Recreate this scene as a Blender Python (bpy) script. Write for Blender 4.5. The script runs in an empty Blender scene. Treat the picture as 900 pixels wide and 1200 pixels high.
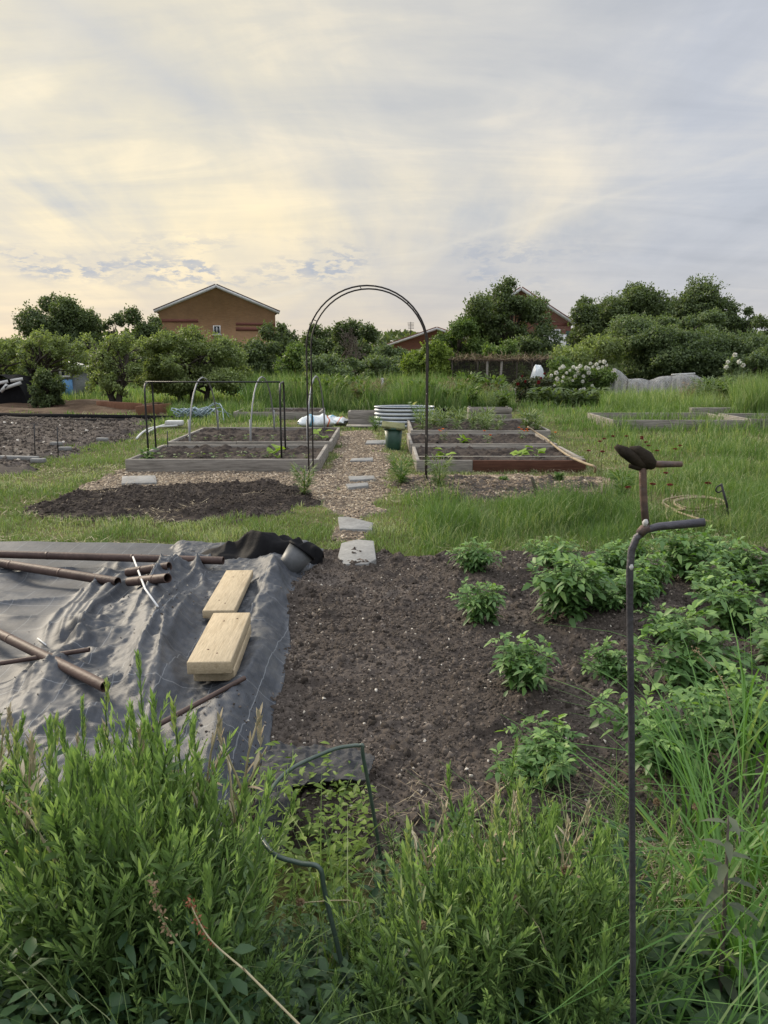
import bpy, bmesh, math, random
import numpy as np
from mathutils import Vector, Matrix

SC = bpy.context.scene
COL = SC.collection
rng = np.random.default_rng(11)
random.seed(5)
PI = math.pi

# ------------------------------------------------------------------ camera
CAMH, PITCH, FPX = 1.5, math.radians(11.6), 900.0
cd = bpy.data.cameras.new('camera')
cam = bpy.data.objects.new('camera', cd)
COL.objects.link(cam)
cam.location = (0, 0, CAMH)
cam.rotation_euler = (PI / 2 - PITCH, 0, 0)
cd.lens, cd.sensor_width, cd.sensor_fit = 27.0, 36.0, 'AUTO'
cd.clip_start, cd.clip_end = 0.05, 3000
SC.camera = cam
CP, SP = math.cos(PITCH), math.sin(PITCH)


def ray(px, py):
    a, b = (px - 450) / FPX, (py - 600) / FPX
    return np.array([a, CP - b * SP, -SP - b * CP])


def G(px, py, z=0.0):
    """ground point (height z) seen at a photograph position"""
    d = ray(px, py)
    t = (z - CAMH) / d[2]
    return np.array([d[0] * t, d[1] * t, z])


def D(px, py, Y):
    d = ray(px, py)
    t = Y / d[1]
    return np.array([d[0] * t, Y, CAMH + d[2] * t])


# ------------------------------------------------------------------ noise
def _hash(ix, iy, s):
    n = (ix * 374761393 + iy * 668265263 + s * 974634777) & 0xffffffff
    n = ((n ^ (n >> 13)) * 1274126177) & 0xffffffff
    return ((n ^ (n >> 16)) & 0xffff) / 65535.0


def vnoise(x, y, s=0):
    x = np.asarray(x, float); y = np.asarray(y, float)
    ix = np.floor(x).astype(np.int64); iy = np.floor(y).astype(np.int64)
    fx = x - ix; fy = y - iy
    fx = fx * fx * (3 - 2 * fx); fy = fy * fy * (3 - 2 * fy)
    a = _hash(ix, iy, s); b = _hash(ix + 1, iy, s)
    c = _hash(ix, iy + 1, s); d = _hash(ix + 1, iy + 1, s)
    return (a * (1 - fx) + b * fx) * (1 - fy) + (c * (1 - fx) + d * fx) * fy


def fbm(x, y, s=0, o=4):
    r = 0; a = 1.0; t = 0
    for k in range(o):
        r = r + a * vnoise(x * 2 ** k, y * 2 ** k, s + k * 17); t += a; a *= .5
    return r / t


def sstep(a, b, x):
    t = np.clip((x - a) / (b - a), 0, 1)
    return t * t * (3 - 2 * t)


def norm(a):
    return a / np.maximum(np.linalg.norm(a, axis=-1, keepdims=True), 1e-9)


def inpoly(x, y, poly):
    x = np.asarray(x); y = np.asarray(y)
    r = np.zeros(x.shape, bool)
    n = len(poly)
    for i in range(n):
        x1, y1 = poly[i][:2]; x2, y2 = poly[(i + 1) % n][:2]
        c = ((y1 > y) != (y2 > y))
        with np.errstate(divide='ignore', invalid='ignore'):
            xx = (x2 - x1) * (y - y1) / (y2 - y1 + 1e-12) + x1
        r ^= c & (x < xx)
    return r


def pdist(x, y, pl):
    """distance to a polyline and position along it"""
    best = np.full(np.shape(x), 1e9); tt = np.zeros(np.shape(x))
    n = len(pl) - 1
    for i in range(n):
        ax, ay = pl[i][:2]; bx, by = pl[i + 1][:2]
        dx, dy = bx - ax, by - ay
        t = np.clip(((x - ax) * dx + (y - ay) * dy) / (dx * dx + dy * dy + 1e-12), 0, 1)
        d = np.hypot(x - ax - t * dx, y - ay - t * dy)
        m = d < best
        best = np.where(m, d, best); tt = np.where(m, (i + t) / n, tt)
    return best, tt


# ------------------------------------------------------------------ materials
class NT:
    def __init__(s, nt):
        s.nt = nt

    def n(s, typ, **kw):
        nd = s.nt.nodes.new(typ)
        for k, v in kw.items():
            if k.startswith('_'):
                setattr(nd, k[1:], v)
            else:
                key = int(k[1:]) if k[0] == 'i' and k[1:].isdigit() else k.replace('__', ' ')
                if hasattr(v, 'is_output'):
                    s.nt.links.new(v, nd.inputs[key])
                else:
                    nd.inputs[key].default_value = v
        return nd

    def math(s, op, a, b=0.0, c=0.0, clamp=False):
        nd = s.n('ShaderNodeMath', _operation=op, _use_clamp=clamp, i0=a, i1=b, i2=c)
        return nd.outputs[0]

    def ramp(s, fac, stops, interp='LINEAR'):
        nd = s.n('ShaderNodeValToRGB', Fac=fac)
        cr = nd.color_ramp; cr.interpolation = interp
        while len(cr.elements) < len(stops):
            cr.elements.new(.5)
        for e, (p, c) in zip(cr.elements, stops):
            e.position = p
            e.color = (*c, 1) if len(c) == 3 else c
        return nd.outputs[0]

    def mix(s, f, a, b, blend='MIX'):
        nd = s.n('ShaderNodeMix', _data_type='RGBA', _blend_type=blend)
        for k, v in ((0, f), (6, a), (7, b)):
            if hasattr(v, 'is_output'):
                s.nt.links.new(v, nd.inputs[k])
            else:
                nd.inputs[k].default_value = v if k == 0 else ((*v, 1) if len(v) == 3 else v)
        return nd.outputs[2]

    def noise(s, vec, scale, detail=4, rough=.55, dist=0.0):
        return s.n('ShaderNodeTexNoise', Vector=vec, Scale=scale, Detail=detail, Roughness=rough, Distortion=dist).outputs[0]

    def mr(s, v, a, b, c=0.0, d=1.0):
        return s.n('ShaderNodeMapRange', Value=v, i1=a, i2=b, i3=c, i4=d).outputs[0]


def newmat(name):
    m = bpy.data.materials.new(name); m.use_nodes = True
    m.node_tree.nodes.clear()
    t = NT(m.node_tree)
    out = t.n('ShaderNodeOutputMaterial')
    return m, t, out


def surf(name, c1, c2, scale=6, rough=.75, bump=.3, bscale=60, spec=.3, metal=0., stretch=(1, 1, 1), c3=None, detail=6):
    """two-tone weathered surface"""
    m, t, out = newmat(name)
    tc = t.n('ShaderNodeTexCoord').outputs['Object']
    mp = t.n('ShaderNodeMapping', Vector=tc, Scale=stretch).outputs[0]
    f = t.noise(mp, scale, detail, .62)
    st = [(.32, c1), (.68, c2)]
    if c3: st = [(.28, c1), (.52, c2), (.72, c3)]
    col = t.ramp(f, st)
    f2 = t.noise(mp, bscale, 5, .6)
    col = t.mix(.35, col, t.mix(t.mr(f2, .3, .7), (0.25, .25, .25), (1.0, 1.0, 1.0)), 'MULTIPLY')
    b = t.n('ShaderNodeBump', Strength=bump, Distance=.01, Height=f2).outputs[0]
    p = t.n('ShaderNodeBsdfPrincipled', Base__Color=col, Roughness=rough, Metallic=metal, Normal=b)
    p.inputs['Specular IOR Level'].default_value = spec
    t.nt.links.new(p.outputs[0], out.inputs[0])
    return m


def leafmat(name, dark, light, third=None, trans=.3, rough=.55, spec=.25, tint=(1.25, 1.35, .55)):
    """foliage: hue varies leaf by leaf through the 'var' attribute"""
    m, t, out = newmat(name)
    v = t.n('ShaderNodeAttribute', _attribute_name='var').outputs['Fac']
    st = [(0, dark), (.8, light)]
    if third: st.append((.97, third))
    col = t.ramp(v, st)
    p = t.n('ShaderNodeBsdfPrincipled', Base__Color=col, Roughness=rough)
    p.inputs['Specular IOR Level'].default_value = spec
    tr = t.n('ShaderNodeBsdfTranslucent', Color=t.mix(1.0, col, tint, 'MULTIPLY'))
    mx = t.n('ShaderNodeMixShader', i0=trans, i1=p.outputs[0], i2=tr.outputs[0])
    t.nt.links.new(mx.outputs[0], out.inputs[0])
    return m


def varmat(name, stops, rough=.8, spec=.2):
    m, t, out = newmat(name)
    v = t.n('ShaderNodeAttribute', _attribute_name='var').outputs['Fac']
    p = t.n('ShaderNodeBsdfPrincipled', Base__Color=t.ramp(v, stops), Roughness=rough)
    p.inputs['Specular IOR Level'].default_value = spec
    t.nt.links.new(p.outputs[0], out.inputs[0])
    return m


def netmat(name, col, alpha, scale):
    """woven netting: opaque threads, open holes"""
    m, t, out = newmat(name)
    tc = t.n('ShaderNodeTexCoord').outputs['Object']
    f = t.noise(tc, scale, 3, .6)
    f = t.math('MULTIPLY', t.math('ADD', f, t.noise(t.n('ShaderNodeMapping', Vector=tc, Scale=(7, 7, .5)).outputs[0], 1.0, 4, .65)), .5)
    a = t.mr(f, .38, .62, alpha * .3, min(1, alpha * 1.6))
    d = t.n('ShaderNodeBsdfDiffuse', Color=(*col, 1))
    tl = t.n('ShaderNodeBsdfTranslucent', Color=(*col, 1))
    dd = t.n('ShaderNodeMixShader', i0=.4, i1=d.outputs[0], i2=tl.outputs[0])
    tr = t.n('ShaderNodeBsdfTransparent')
    mx = t.n('ShaderNodeMixShader', i0=a, i1=tr.outputs[0], i2=dd.outputs[0])
    t.nt.links.new(mx.outputs[0], out.inputs[0])
    return m


def mat_soil(name, a, b, c, cs=1.4):
    m, t, out = newmat(name)
    tc = t.n('ShaderNodeTexCoord').outputs['Object']
    f1 = t.noise(tc, cs, 6, .65)
    f2 = t.noise(tc, 45, 6, .7)
    f3 = t.noise(tc, 160, 3, .6)
    col = t.ramp(f1, [(.3, a), (.52, b), (.72, c)])
    col = t.mix(.75, col, t.ramp(f2, [(.3, (.4, .4, .4)), (.55, (1, 1, 1)), (.75, (1.5, 1.45, 1.4))]), 'MULTIPLY')
    sp = t.mr(f3, .70, .76)
    col = t.mix(t.math('MULTIPLY', sp, .5), col, (.22, .2, .17))
    b1 = t.n('ShaderNodeBump', Strength=.8, Distance=.012, Height=f2).outputs[0]
    b2 = t.n('ShaderNodeBump', Strength=.5, Distance=.004, Height=f3, Normal=b1).outputs[0]
    p = t.n('ShaderNodeBsdfPrincipled', Base__Color=col, Roughness=.95, Normal=b2)
    p.inputs['Specular IOR Level'].default_value = .1
    t.nt.links.new(p.outputs[0], out.inputs[0])
    return m


def mat_ground():
    m, t, out = newmat('turf_ground')
    tc = t.n('ShaderNodeTexCoord').outputs['Object']
    f1 = t.noise(tc, .9, 6, .6); f2 = t.noise(tc, 12, 6, .7); f3 = t.noise(tc, 90, 4, .7)
    col = t.ramp(f1, [(.3, (.06, .07, .027)), (.5, (.11, .112, .05)), (.68, (.2, .175, .1))])
    col = t.mix(.6, col, t.ramp(f2, [(.3, (.45, .5, .4)), (.7, (1.25, 1.15, 1.0))]), 'MULTIPLY')
    b = t.n('ShaderNodeBump', Strength=.9, Distance=.02, Height=f3).outputs[0]
    p = t.n('ShaderNodeBsdfPrincipled', Base__Color=col, Roughness=.95, Normal=b)
    p.inputs['Specular IOR Level'].default_value = .1
    t.nt.links.new(p.outputs[0], out.inputs[0])
    return m


def mat_brick(name, c1, c2, mortar):
    m, t, out = newmat(name)
    tc = t.n('ShaderNodeTexCoord').outputs['Object']
    sx = t.n('ShaderNodeSeparateXYZ', Vector=tc)
    cv = t.n('ShaderNodeCombineXYZ', X=t.math('ADD', sx.outputs[0], sx.outputs[1]), Y=sx.outputs[2])
    bk = t.n('ShaderNodeTexBrick', Vector=cv.outputs[0], Color1=(*c1, 1), Color2=(*c2, 1), Mortar=(*mortar, 1), Scale=1.0)
    bk.inputs['Brick Width'].default_value = .225; bk.inputs['Row Height'].default_value = .075
    bk.inputs['Mortar Size'].default_value = .008
    f = t.noise(tc, 1.2, 5, .6)
    col = t.mix(.5, bk.outputs[0], t.ramp(f, [(.3, (.7, .7, .7)), (.7, (1.15, 1.1, 1.05))]), 'MULTIPLY')
    p = t.n('ShaderNodeBsdfPrincipled', Base__Color=col, Roughness=.9)
    t.nt.links.new(p.outputs[0], out.inputs[0])
    return m


def mat_membrane():
    m, t, out = newmat('woven_membrane')
    tc = t.n('ShaderNodeTexCoord').outputs['UV']
    tob = t.n('ShaderNodeTexCoord').outputs['Object']
    sx = t.n('ShaderNodeSeparateXYZ', Vector=tc)
    # fine weave
    w1 = t.n('ShaderNodeTexWave', Vector=tc, Scale=55.0, _bands_direction='X').outputs[1]
    w2 = t.n('ShaderNodeTexWave', Vector=tc, Scale=55.0, _bands_direction='Y').outputs[1]
    wv = t.math('MULTIPLY', w1, w2)
    # marker threads every 25 cm
    wob = t.noise(tob, 2.5, 2)
    lx = t.math('ABSOLUTE', t.math('SUBTRACT', t.math('FRACT', t.math('ADD', t.math('MULTIPLY', sx.outputs[0], 5.0), t.math('MULTIPLY', wob, .12))), .5))
    ly = t.math('ABSOLUTE', t.math('SUBTRACT', t.math('FRACT', t.math('ADD', t.math('MULTIPLY', sx.outputs[1], 2.5), t.math('MULTIPLY', wob, .12))), .5))
    th = t.math('MAXIMUM', t.math('LESS_THAN', lx, .007), t.math('LESS_THAN', ly, .004))
    f = t.noise(tob, 3.0, 6, .65)
    col = t.ramp(f, [(.3, (.028, .033, .042)), (.55, (.05, .057, .07)), (.75, (.09, .095, .102))])
    dust = t.mr(t.noise(tob, 11, 7, .75), .5, .8)
    col = t.mix(t.math('MULTIPLY', dust, .5), col, (.15, .142, .13))
    fib = t.noise(t.n('ShaderNodeMapping', Vector=tob, Scale=(60, 6, 20)).outputs[0], 1.0, 5, .75)
    wrk = t.noise(t.n('ShaderNodeMapping', Vector=tob, Scale=(1.6, 14, 4), Rotation=(0, 0, .2)).outputs[0], 1.6, 2, .5, .4)
    col = t.mix(.5, col, t.ramp(fib, [(.3, (.38, .4, .43)), (.7, (1.4, 1.37, 1.33))]), 'MULTIPLY')
    col = t.mix(t.math('MULTIPLY', th, .42), col, (.3, .32, .34))
    b0 = t.n('ShaderNodeBump', Strength=.35, Distance=.002, Height=wv).outputs[0]
    b = t.n('ShaderNodeBump', Strength=.3, Distance=.02, Height=wrk, Normal=b0).outputs[0]
    p = t.n('ShaderNodeBsdfPrincipled', Base__Color=col, Roughness=.58, Normal=b)
    p.inputs['Specular IOR Level'].default_value = .4
    t.nt.links.new(p.outputs[0], out.inputs[0])
    return m


MA = dict(
    ground=mat_ground(),
    soil=mat_soil('garden_soil', (.043, .036, .031), (.08, .067, .058), (.152, .13, .114)),
    darksoil=mat_soil('dark_compost', (.036, .029, .025), (.056, .046, .04), (.09, .076, .066)),
    drysoil=mat_soil('dry_field_soil', (.05, .042, .037), (.085, .073, .064), (.12, .1, .088)),
    pathsoil=mat_soil('path_base', (.1, .085, .068), (.15, .125, .1), (.2, .17, .14)),
    membrane=mat_membrane(),
    oldwood=surf('weathered_board', (.15, .135, .118), (.29, .268, .238), 2.5, .85, .5, 8, .2, 0, (1.5, 1.5, 22), (.38, .355, .315)),
    redwood=surf('stained_board', (.07, .03, .02), (.13, .06, .038), 2.5, .8, .4, 8, .2, 0, (1.5, 1.5, 22)),
    newwood=surf('sawn_pine', (.4, .315, .2), (.52, .425, .285), 2.0, .75, .35, 10, .25, 0, (16, 1.6, 16), (.36, .28, .175)),
    bark=surf('tree_bark', (.05, .042, .035), (.12, .105, .09), 5, .95, .8, 20, .1, 0, (1, 1, .3)),
    pipe=surf('brown_pipe', (.06, .038, .032), (.11, .07, .058), 6, .6, .25, 50, .35),
    rust=surf('rusty_steel', (.075, .055, .05), (.16, .105, .08), 14, .62, .35, 120, .4, .25, (1, 1, 1), (.07, .07, .085)),
    steel=surf('dull_bar_steel', (.06, .06, .075), (.11, .105, .12), 14, .5, .3, 140, .5, .45),
    oldstub=surf('dark_weathered_grip', (.016, .013, .01), (.045, .036, .026), 20, .9, .5, 60, .15),
    black=surf('black_painted_tube', (.012, .012, .014), (.03, .03, .032), 9, .5, .15, 80, .4),
    archmetal=surf('arch_tube', (.014, .012, .012), (.035, .028, .026), 9, .55, .15, 80, .4),
    greytube=surf('grey_plastic_hoop', (.2, .205, .21), (.3, .31, .315), 7, .5, .15, 60, .4),
    greentube=surf('green_coated_wire', (.035, .065, .05), (.085, .115, .095), 12, .32, .15, 90, .5),
    hose=surf('tan_hose', (.26, .2, .125), (.38, .31, .21), 9, .7, .2, 80, .3),
    slab=surf('stone_slab', (.2, .2, .195), (.3, .3, .29), 5, .85, .4, 40, .25),
    binplastic=surf('green_bin_plastic', (.012, .05, .03), (.03, .085, .055), 4, .45, .1, 60, .4),
    moss=surf('mossy_lid', (.12, .13, .06), (.22, .22, .12), 9, .9, .5, 40, .1),
    blackplastic=surf('black_sheeting', (.008, .008, .009), (.016, .016, .018), 8, .7, .4, 30, .08),
    galv=surf('galvanised_steel', (.55, .58, .6), (.66, .69, .71), 5, .45, .1, 60, .4, .2),
    bluestripe=surf('blue_grey_groove', (.27, .35, .43), (.34, .42, .49), 5, .5, .1, 60, .4, .2),
    bag=surf('white_plastic_sack', (.6, .66, .68), (.74, .78, .8), 4, .45, .3, 30, .4),
    bagblue=surf('blue_sack_print', (.12, .34, .5), (.2, .45, .6), 4, .5, .3, 30, .4),
    orange=surf('orange_print', (.6, .14, .05), (.7, .2, .08), 4, .5, .3, 30, .4),
    white=surf('white_paint', (.62, .63, .62), (.74, .74, .73), 5, .6, .1, 50, .3),
    offwhite=surf('weathered_white', (.5, .51, .5), (.66, .66, .64), 5, .7, .2, 50, .3),
    blue=surf('blue_paint', (.1, .27, .55), (.16, .35, .62), 5, .6, .1, 50, .3),
    bluetub=surf('blue_plastic', (.03, .06, .17), (.05, .09, .22), 5, .5, .1, 50, .3),
    shedgrey=surf('grey_shed_board', (.22, .23, .24), (.34, .35, .36), 5, .8, .2, 50, .2, 0, (1, 1, 12)),
    glass=surf('window_glass', (.05, .06, .07), (.1, .11, .12), 1.5, .12, 0, 20, .6),
    brickA=mat_brick('brown_brick', (.38, .21, .105), (.45, .26, .135), (.3, .24, .18)),
    brickB=mat_brick('red_brick', (.2, .085, .06), (.25, .105, .075), (.28, .2, .16)),
    brickdark=mat_brick('dark_red_brick', (.14, .04, .03), (.17, .055, .04), (.16, .09, .07)),
    roof=surf('roof_tile', (.09, .07, .06), (.15, .115, .1), 3, .85, .5, 14, .2),
    roofred=surf('red_roof_tile', (.16, .075, .055), (.22, .11, .08), 3, .85, .5, 14, .2),
    darkgreenpaint=surf('dark_green_paint', (.02, .05, .04), (.03, .07, .05), 5, .6, .1, 50, .3),
    netdark=netmat('dark_cage_net', (.035, .033, .03), .62, 6),
    netpale=netmat('pale_garden_net', (.5, .51, .53), .42, 40),
    netgreen=netmat('turquoise_net', (.1, .36, .28), .7, 14),
    wire=surf('pale_blue_net', (.22, .3, .34), (.34, .42, .46), 9, .7, .2, 60, .3),
    twine=surf('pale_twine', (.5, .48, .42), (.6, .58, .5), 20, .9, .2, 60, .1),
    stem=surf('green_stem', (.06, .11, .03), (.11, .17, .05), 12, .6, .1, 60, .3),
    drystem=surf('dry_stalk', (.3, .26, .15), (.45, .4, .26), 12, .8, .2, 60, .2),
    chips=varmat('wood_chip', [(0, (.09, .07, .055)), (.35, (.22, .17, .12)), (.7, (.36, .29, .21)), (1, (.55, .48, .38))], .85),
    debris=varmat('soil_crumb', [(0, (.03, .025, .021)), (.5, (.084, .07, .06)), (.82, (.17, .145, .125)), (.9, (.32, .28, .23)), (1, (.55, .52, .46))], .9, .1),
    clod=varmat('dark_clod', [(0, (.028, .023, .019)), (.7, (.065, .054, .046)), (.95, (.11, .095, .08)), (1, (.3, .26, .22))], .95, .1),
    straw=varmat('dry_straw', [(0, (.16, .12, .075)), (.5, (.32, .26, .17)), (1, (.52, .46, .33))], .8),
    grass=leafmat('meadow_grass', (0.061, 0.119, 0.029), (0.144, 0.232, 0.074), (0.316, 0.356, 0.189), .35),
    palegrass=leafmat('pale_grass', (0.095, 0.159, 0.045), (0.189, 0.276, 0.105), (0.344, 0.382, 0.210), .35),
    strap=leafmat('strap_grass', (0.070, 0.162, 0.037), (0.139, 0.270, 0.074), (0.279, 0.367, 0.158), .35),
    lawn=leafmat('short_grass', (0.090, 0.146, 0.044), (0.189, 0.259, 0.097), (0.378, 0.410, 0.252), .3),
    weed=leafmat('weed_leaf', (0.039, 0.081, 0.032), (0.163, 0.263, 0.082), (0.290, 0.406, 0.137), .35, .5, .3, (1.15, 1.25, .75)),
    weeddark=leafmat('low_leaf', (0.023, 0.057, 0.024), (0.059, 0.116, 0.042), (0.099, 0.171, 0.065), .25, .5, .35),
    bright=leafmat('bright_low_leaf', (.075, .13, .025), (.17, .25, .05), None, .35),
    potato=leafmat('potato_leaf', (0.045, 0.111, 0.033), (0.115, 0.217, 0.065), (0.213, 0.339, 0.104), .32, .5, .4),
    veg=leafmat('vegetable_leaf', (.09, .14, .06), (.21, .27, .13), (.38, .38, .25), .3),
    lime=leafmat('lime_leaf', (.14, .24, .03), (.26, .38, .06), None, .35),
    treedark=leafmat('dark_tree_leaf', (0.054, 0.078, 0.037), (0.137, 0.184, 0.079), (0.216, 0.265, 0.126), .33),
    treemid=leafmat('mid_tree_leaf', (0.059, 0.099, 0.032), (0.147, 0.216, 0.063), (0.225, 0.302, 0.095), .33),
    treegrey=leafmat('grey_tree_leaf', (0.069, 0.103, 0.050), (0.167, 0.221, 0.105), (0.245, 0.302, 0.158), .33),
    apple=leafmat('apple_leaf', (0.098, 0.130, 0.053), (0.245, 0.302, 0.126), (0.353, 0.421, 0.200), .38),
    roundleaf=leafmat('yellow_green_leaf', (.08, .13, .024), (.22, .29, .06), (.3, .37, .08), .35),
    redleaf=leafmat('rose_leaf', (.03, .05, .02), (.07, .08, .035), (.13, .07, .045), .25),
    petalw=leafmat('white_petal', (.62, .62, .54), (.8, .8, .74), None, .2, .6, .2, (1, 1, 1)),
    petalr=leafmat('dark_red_petal', (.09, .008, .014), (.2, .014, .022), None, .2, .6, .2, (1, .6, .6)),
    petalo=leafmat('orange_petal', (.6, .12, .02), (.75, .22, .03), None, .2, .6, .2, (1, .8, .6)),
    rusty=leafmat('red_seed', (.2, .07, .04), (.34, .14, .08), None, .2, .6, .2, (1, .8, .6)),
    seedhead=leafmat('brown_seed', (.15, .1, .06), (.3, .22, .14), None, .1, .8, .1, (1, 1, 1)),
    twig=surf('bare_twig', (.09, .075, .062), (.15, .13, .11), 8, .9, .3, 40, .1),
)
for k in ('treedark', 'treemid', 'treegrey', 'apple', 'roundleaf'):
    pass


# ------------------------------------------------------------------ mesh builder
def wloc(o):
    p = Vector((0, 0, 0))
    while o is not None:
        p += o.location; o = o.parent
    return np.array(p)


class MB:
    def __init__(s):
        s.V = []; s.F = []; s.A = []; s.n = 0

    def add(s, V, F, var=None):
        V = np.asarray(V, float).reshape(-1, 3)
        if isinstance(F, np.ndarray):
            F = [F]
        elif F and not isinstance(F[0], np.ndarray):
            by = {}
            for f in F: by.setdefault(len(f), []).append(f)
            F = [np.array(x) for x in by.values()]
        k = 0
        for f in F:
            s.F.append(f + s.n)
            if var is None: s.A.append(np.full(len(f), .5))
            elif np.ndim(var) == 0: s.A.append(np.full(len(f), float(var)))
            else:
                s.A.append(np.asarray(var[k:k + len(f)], float)); k += len(f)
        s.V.append(V); s.n += len(V)
        return s

    def box(s, c, size, R=None, var=None):
        h = np.array(size) / 2
        V = np.array([[x, y, z] for x in (-1, 1) for y in (-1, 1) for z in (-1, 1)]) * h
        if R is not None: V = V @ np.array(R).T
        return s.add(V + np.array(c), np.array([[0, 1, 3, 2], [4, 6, 7, 5], [0, 4, 5, 1], [2, 3, 7, 6], [0, 2, 6, 4], [1, 5, 7, 3]]), var)

    def beam(s, a, b, w, h, up=(0, 0, 1), var=None):
        a = np.array(a, float); b = np.array(b, float)
        d = b - a; L = np.linalg.norm(d); d /= L
        u = np.array(up, float); sd = norm(np.cross(d, u)); u = np.cross(sd, d)
        return s.box((a + b) / 2, (L, w, h), np.stack([d, sd, u], 1), var)

    def tube(s, pts, r, seg=8, var=None, cap=True):
        P = np.array(pts, float); n = len(P)
        r = np.full(n, r) if np.ndim(r) == 0 else np.array(r, float)
        T = np.gradient(P, axis=0) if n > 2 else np.repeat((P[1:] - P[:1]), n, 0)
        T = norm(T)
        ref = np.array([0, 0, 1.0]) if abs(T[0][2]) < .9 else np.array([1.0, 0, 0])
        V = []
        N = norm(np.cross(T[0], ref))
        for i in range(n):
            N = norm(N - T[i] * np.dot(N, T[i])); B = np.cross(T[i], N)
            a = np.arange(seg) * 2 * PI / seg
            V.append(P[i] + r[i] * (np.cos(a)[:, None] * N + np.sin(a)[:, None] * B))
        V = np.concatenate(V)
        F = []
        for i in range(n - 1):
            for k in range(seg):
                F.append([i * seg + k, i * seg + (k + 1) % seg, (i + 1) * seg + (k + 1) % seg, (i + 1) * seg + k])
        F = [np.array(F)]
        if cap:
            F.append(np.array([list(range(seg))[::-1], [(n - 1) * seg + k for k in range(seg)]]))
        return s.add(V, F, var)

    def lathe(s, prof, seg=24, c=(0, 0, 0), R=None, sx=1., sy=1., var=None):
        a = np.arange(seg) * 2 * PI / seg
        V = np.concatenate([np.stack([r * np.cos(a) * sx, r * np.sin(a) * sy, np.full(seg, z)], 1) for r, z in prof])
        if R is not None: V = V @ np.array(R).T
        F = np.array([[i * seg + k, i * seg + (k + 1) % seg, (i + 1) * seg + (k + 1) % seg, (i + 1) * seg + k]
                      for i in range(len(prof) - 1) for k in range(seg)])
        return s.add(V + np.array(c), F, var)

    def build(s, name, mat, parent=None, smooth=False, bevel=0., local=False, uv=None):
        me = bpy.data.meshes.new(name)
        V = np.concatenate(s.V)
        if parent is not None and not local:
            V = V - wloc(parent)
        me.vertices.add(len(V)); me.vertices.foreach_set('co', V.astype(np.float32).ravel())
        lt = np.concatenate([np.full(len(f), f.shape[1]) for f in s.F])
        li = np.concatenate([f.ravel() for f in s.F])
        me.loops.add(len(li)); me.loops.foreach_set('vertex_index', li.astype(np.int32))
        me.polygons.add(len(lt))
        me.polygons.foreach_set('loop_start', np.concatenate([[0], np.cumsum(lt)[:-1]]).astype(np.int32))
        me.polygons.foreach_set('loop_total', lt.astype(np.int32))
        if smooth: me.polygons.foreach_set('use_smooth', np.ones(len(lt), bool))
        me.update(calc_edges=True)
        at = me.attributes.new('var', 'FLOAT', 'FACE')
        at.data.foreach_set('value', np.concatenate(s.A).astype(np.float32))
        if uv is not None:
            ul = me.uv_layers.new(name='UVMap')
            ul.data.foreach_set('uv', uv[li].astype(np.float32).ravel())
        if bevel:
            bm = bmesh.new(); bm.from_mesh(me)
            bmesh.ops.recalc_face_normals(bm, faces=bm.faces)
            bmesh.ops.bevel(bm, geom=list(bm.edges), offset=bevel, segments=2, affect='EDGES', profile=.5)
            bm.to_mesh(me); bm.free()
        me.materials.append(mat)
        o = bpy.data.objects.new(name, me); COL.objects.link(o)
        if parent is not None: o.parent = parent
        return o


def tag(o, label=None, cat=None, group=None, kind=None):
    if label: o['label'] = label
    if cat: o['category'] = cat
    if group: o['group'] = group
    if kind: o['kind'] = kind
    return o


def thing(name, label, cat, loc=(0, 0, 0), group=None):
    o = bpy.data.objects.new(name, None); COL.objects.link(o)
    o.location = Vector([float(v) for v in loc]); o.empty_display_size = .1
    return tag(o, label, cat, group)


def dup(root, loc, rz=0., sc=1., label=None, group=None):
    def cp(o, par):
        c = o.copy(); COL.objects.link(c)
        if par is not None: c.parent = par
        for ch in o.children: cp(ch, c)
        return c
    r = cp(root, None)
    r.location = Vector([float(v) for v in loc]); r.rotation_euler = (0, 0, rz)
    r.scale = (sc, sc, sc) if np.ndim(sc) == 0 else sc
    if label: r['label'] = label
    if group: r['group'] = group
    return r


def stuff(mb, name, mat, label=None, cat=None, **kw):
    o = mb.build(name, mat, **kw)
    return tag(o, label, cat, None, 'stuff')


def structure(mb, name, mat, **kw):
    return tag(mb.build(name, mat, **kw), kind='structure')


# ------------------------------------------------------------------ vegetation pieces
def rdir(n, r=None):
    return norm((r or rng).normal(size=(n, 3)))


def leaves8(mb, base, d, up, L, W, droop, var, fold=.3):
    """close-up leaf: folded along its midrib, drooping, pointed"""
    n = len(base); d = norm(d); sd = norm(np.cross(d, up)); nr = np.cross(sd, d)
    L = np.broadcast_to(L, n)[:, None]; W = np.broadcast_to(W, n)[:, None]; droop = np.broadcast_to(droop, n)[:, None]
    dn = np.array([0, 0, -1.0])
    pt = lambda t: base + d * L * t + dn * droop * L * t * t
    c1, c2 = pt(.35), pt(.7)
    w1, w2 = W * .5, W * .36
    V = np.stack([pt(0), c1 + sd * w1 + nr * w1 * fold, c1, c1 - sd * w1 + nr * w1 * fold,
                  c2 + sd * w2 + nr * w2 * fold, c2, c2 - sd * w2 + nr * w2 * fold, pt(1.0)], 1)
    o = (np.arange(n) * 8)[:, None, None]
    T = np.array([[0, 1, 2], [0, 2, 3], [4, 7, 5], [5, 7, 6]]) + o
    Q = np.array([[1, 4, 5, 2], [2, 5, 6, 3]]) + o
    var = np.broadcast_to(var, n)
    mb.add(V, [T.reshape(-1, 3), Q.reshape(-1, 4)], np.concatenate([np.repeat(var, 4), np.repeat(var, 2)]))


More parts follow.
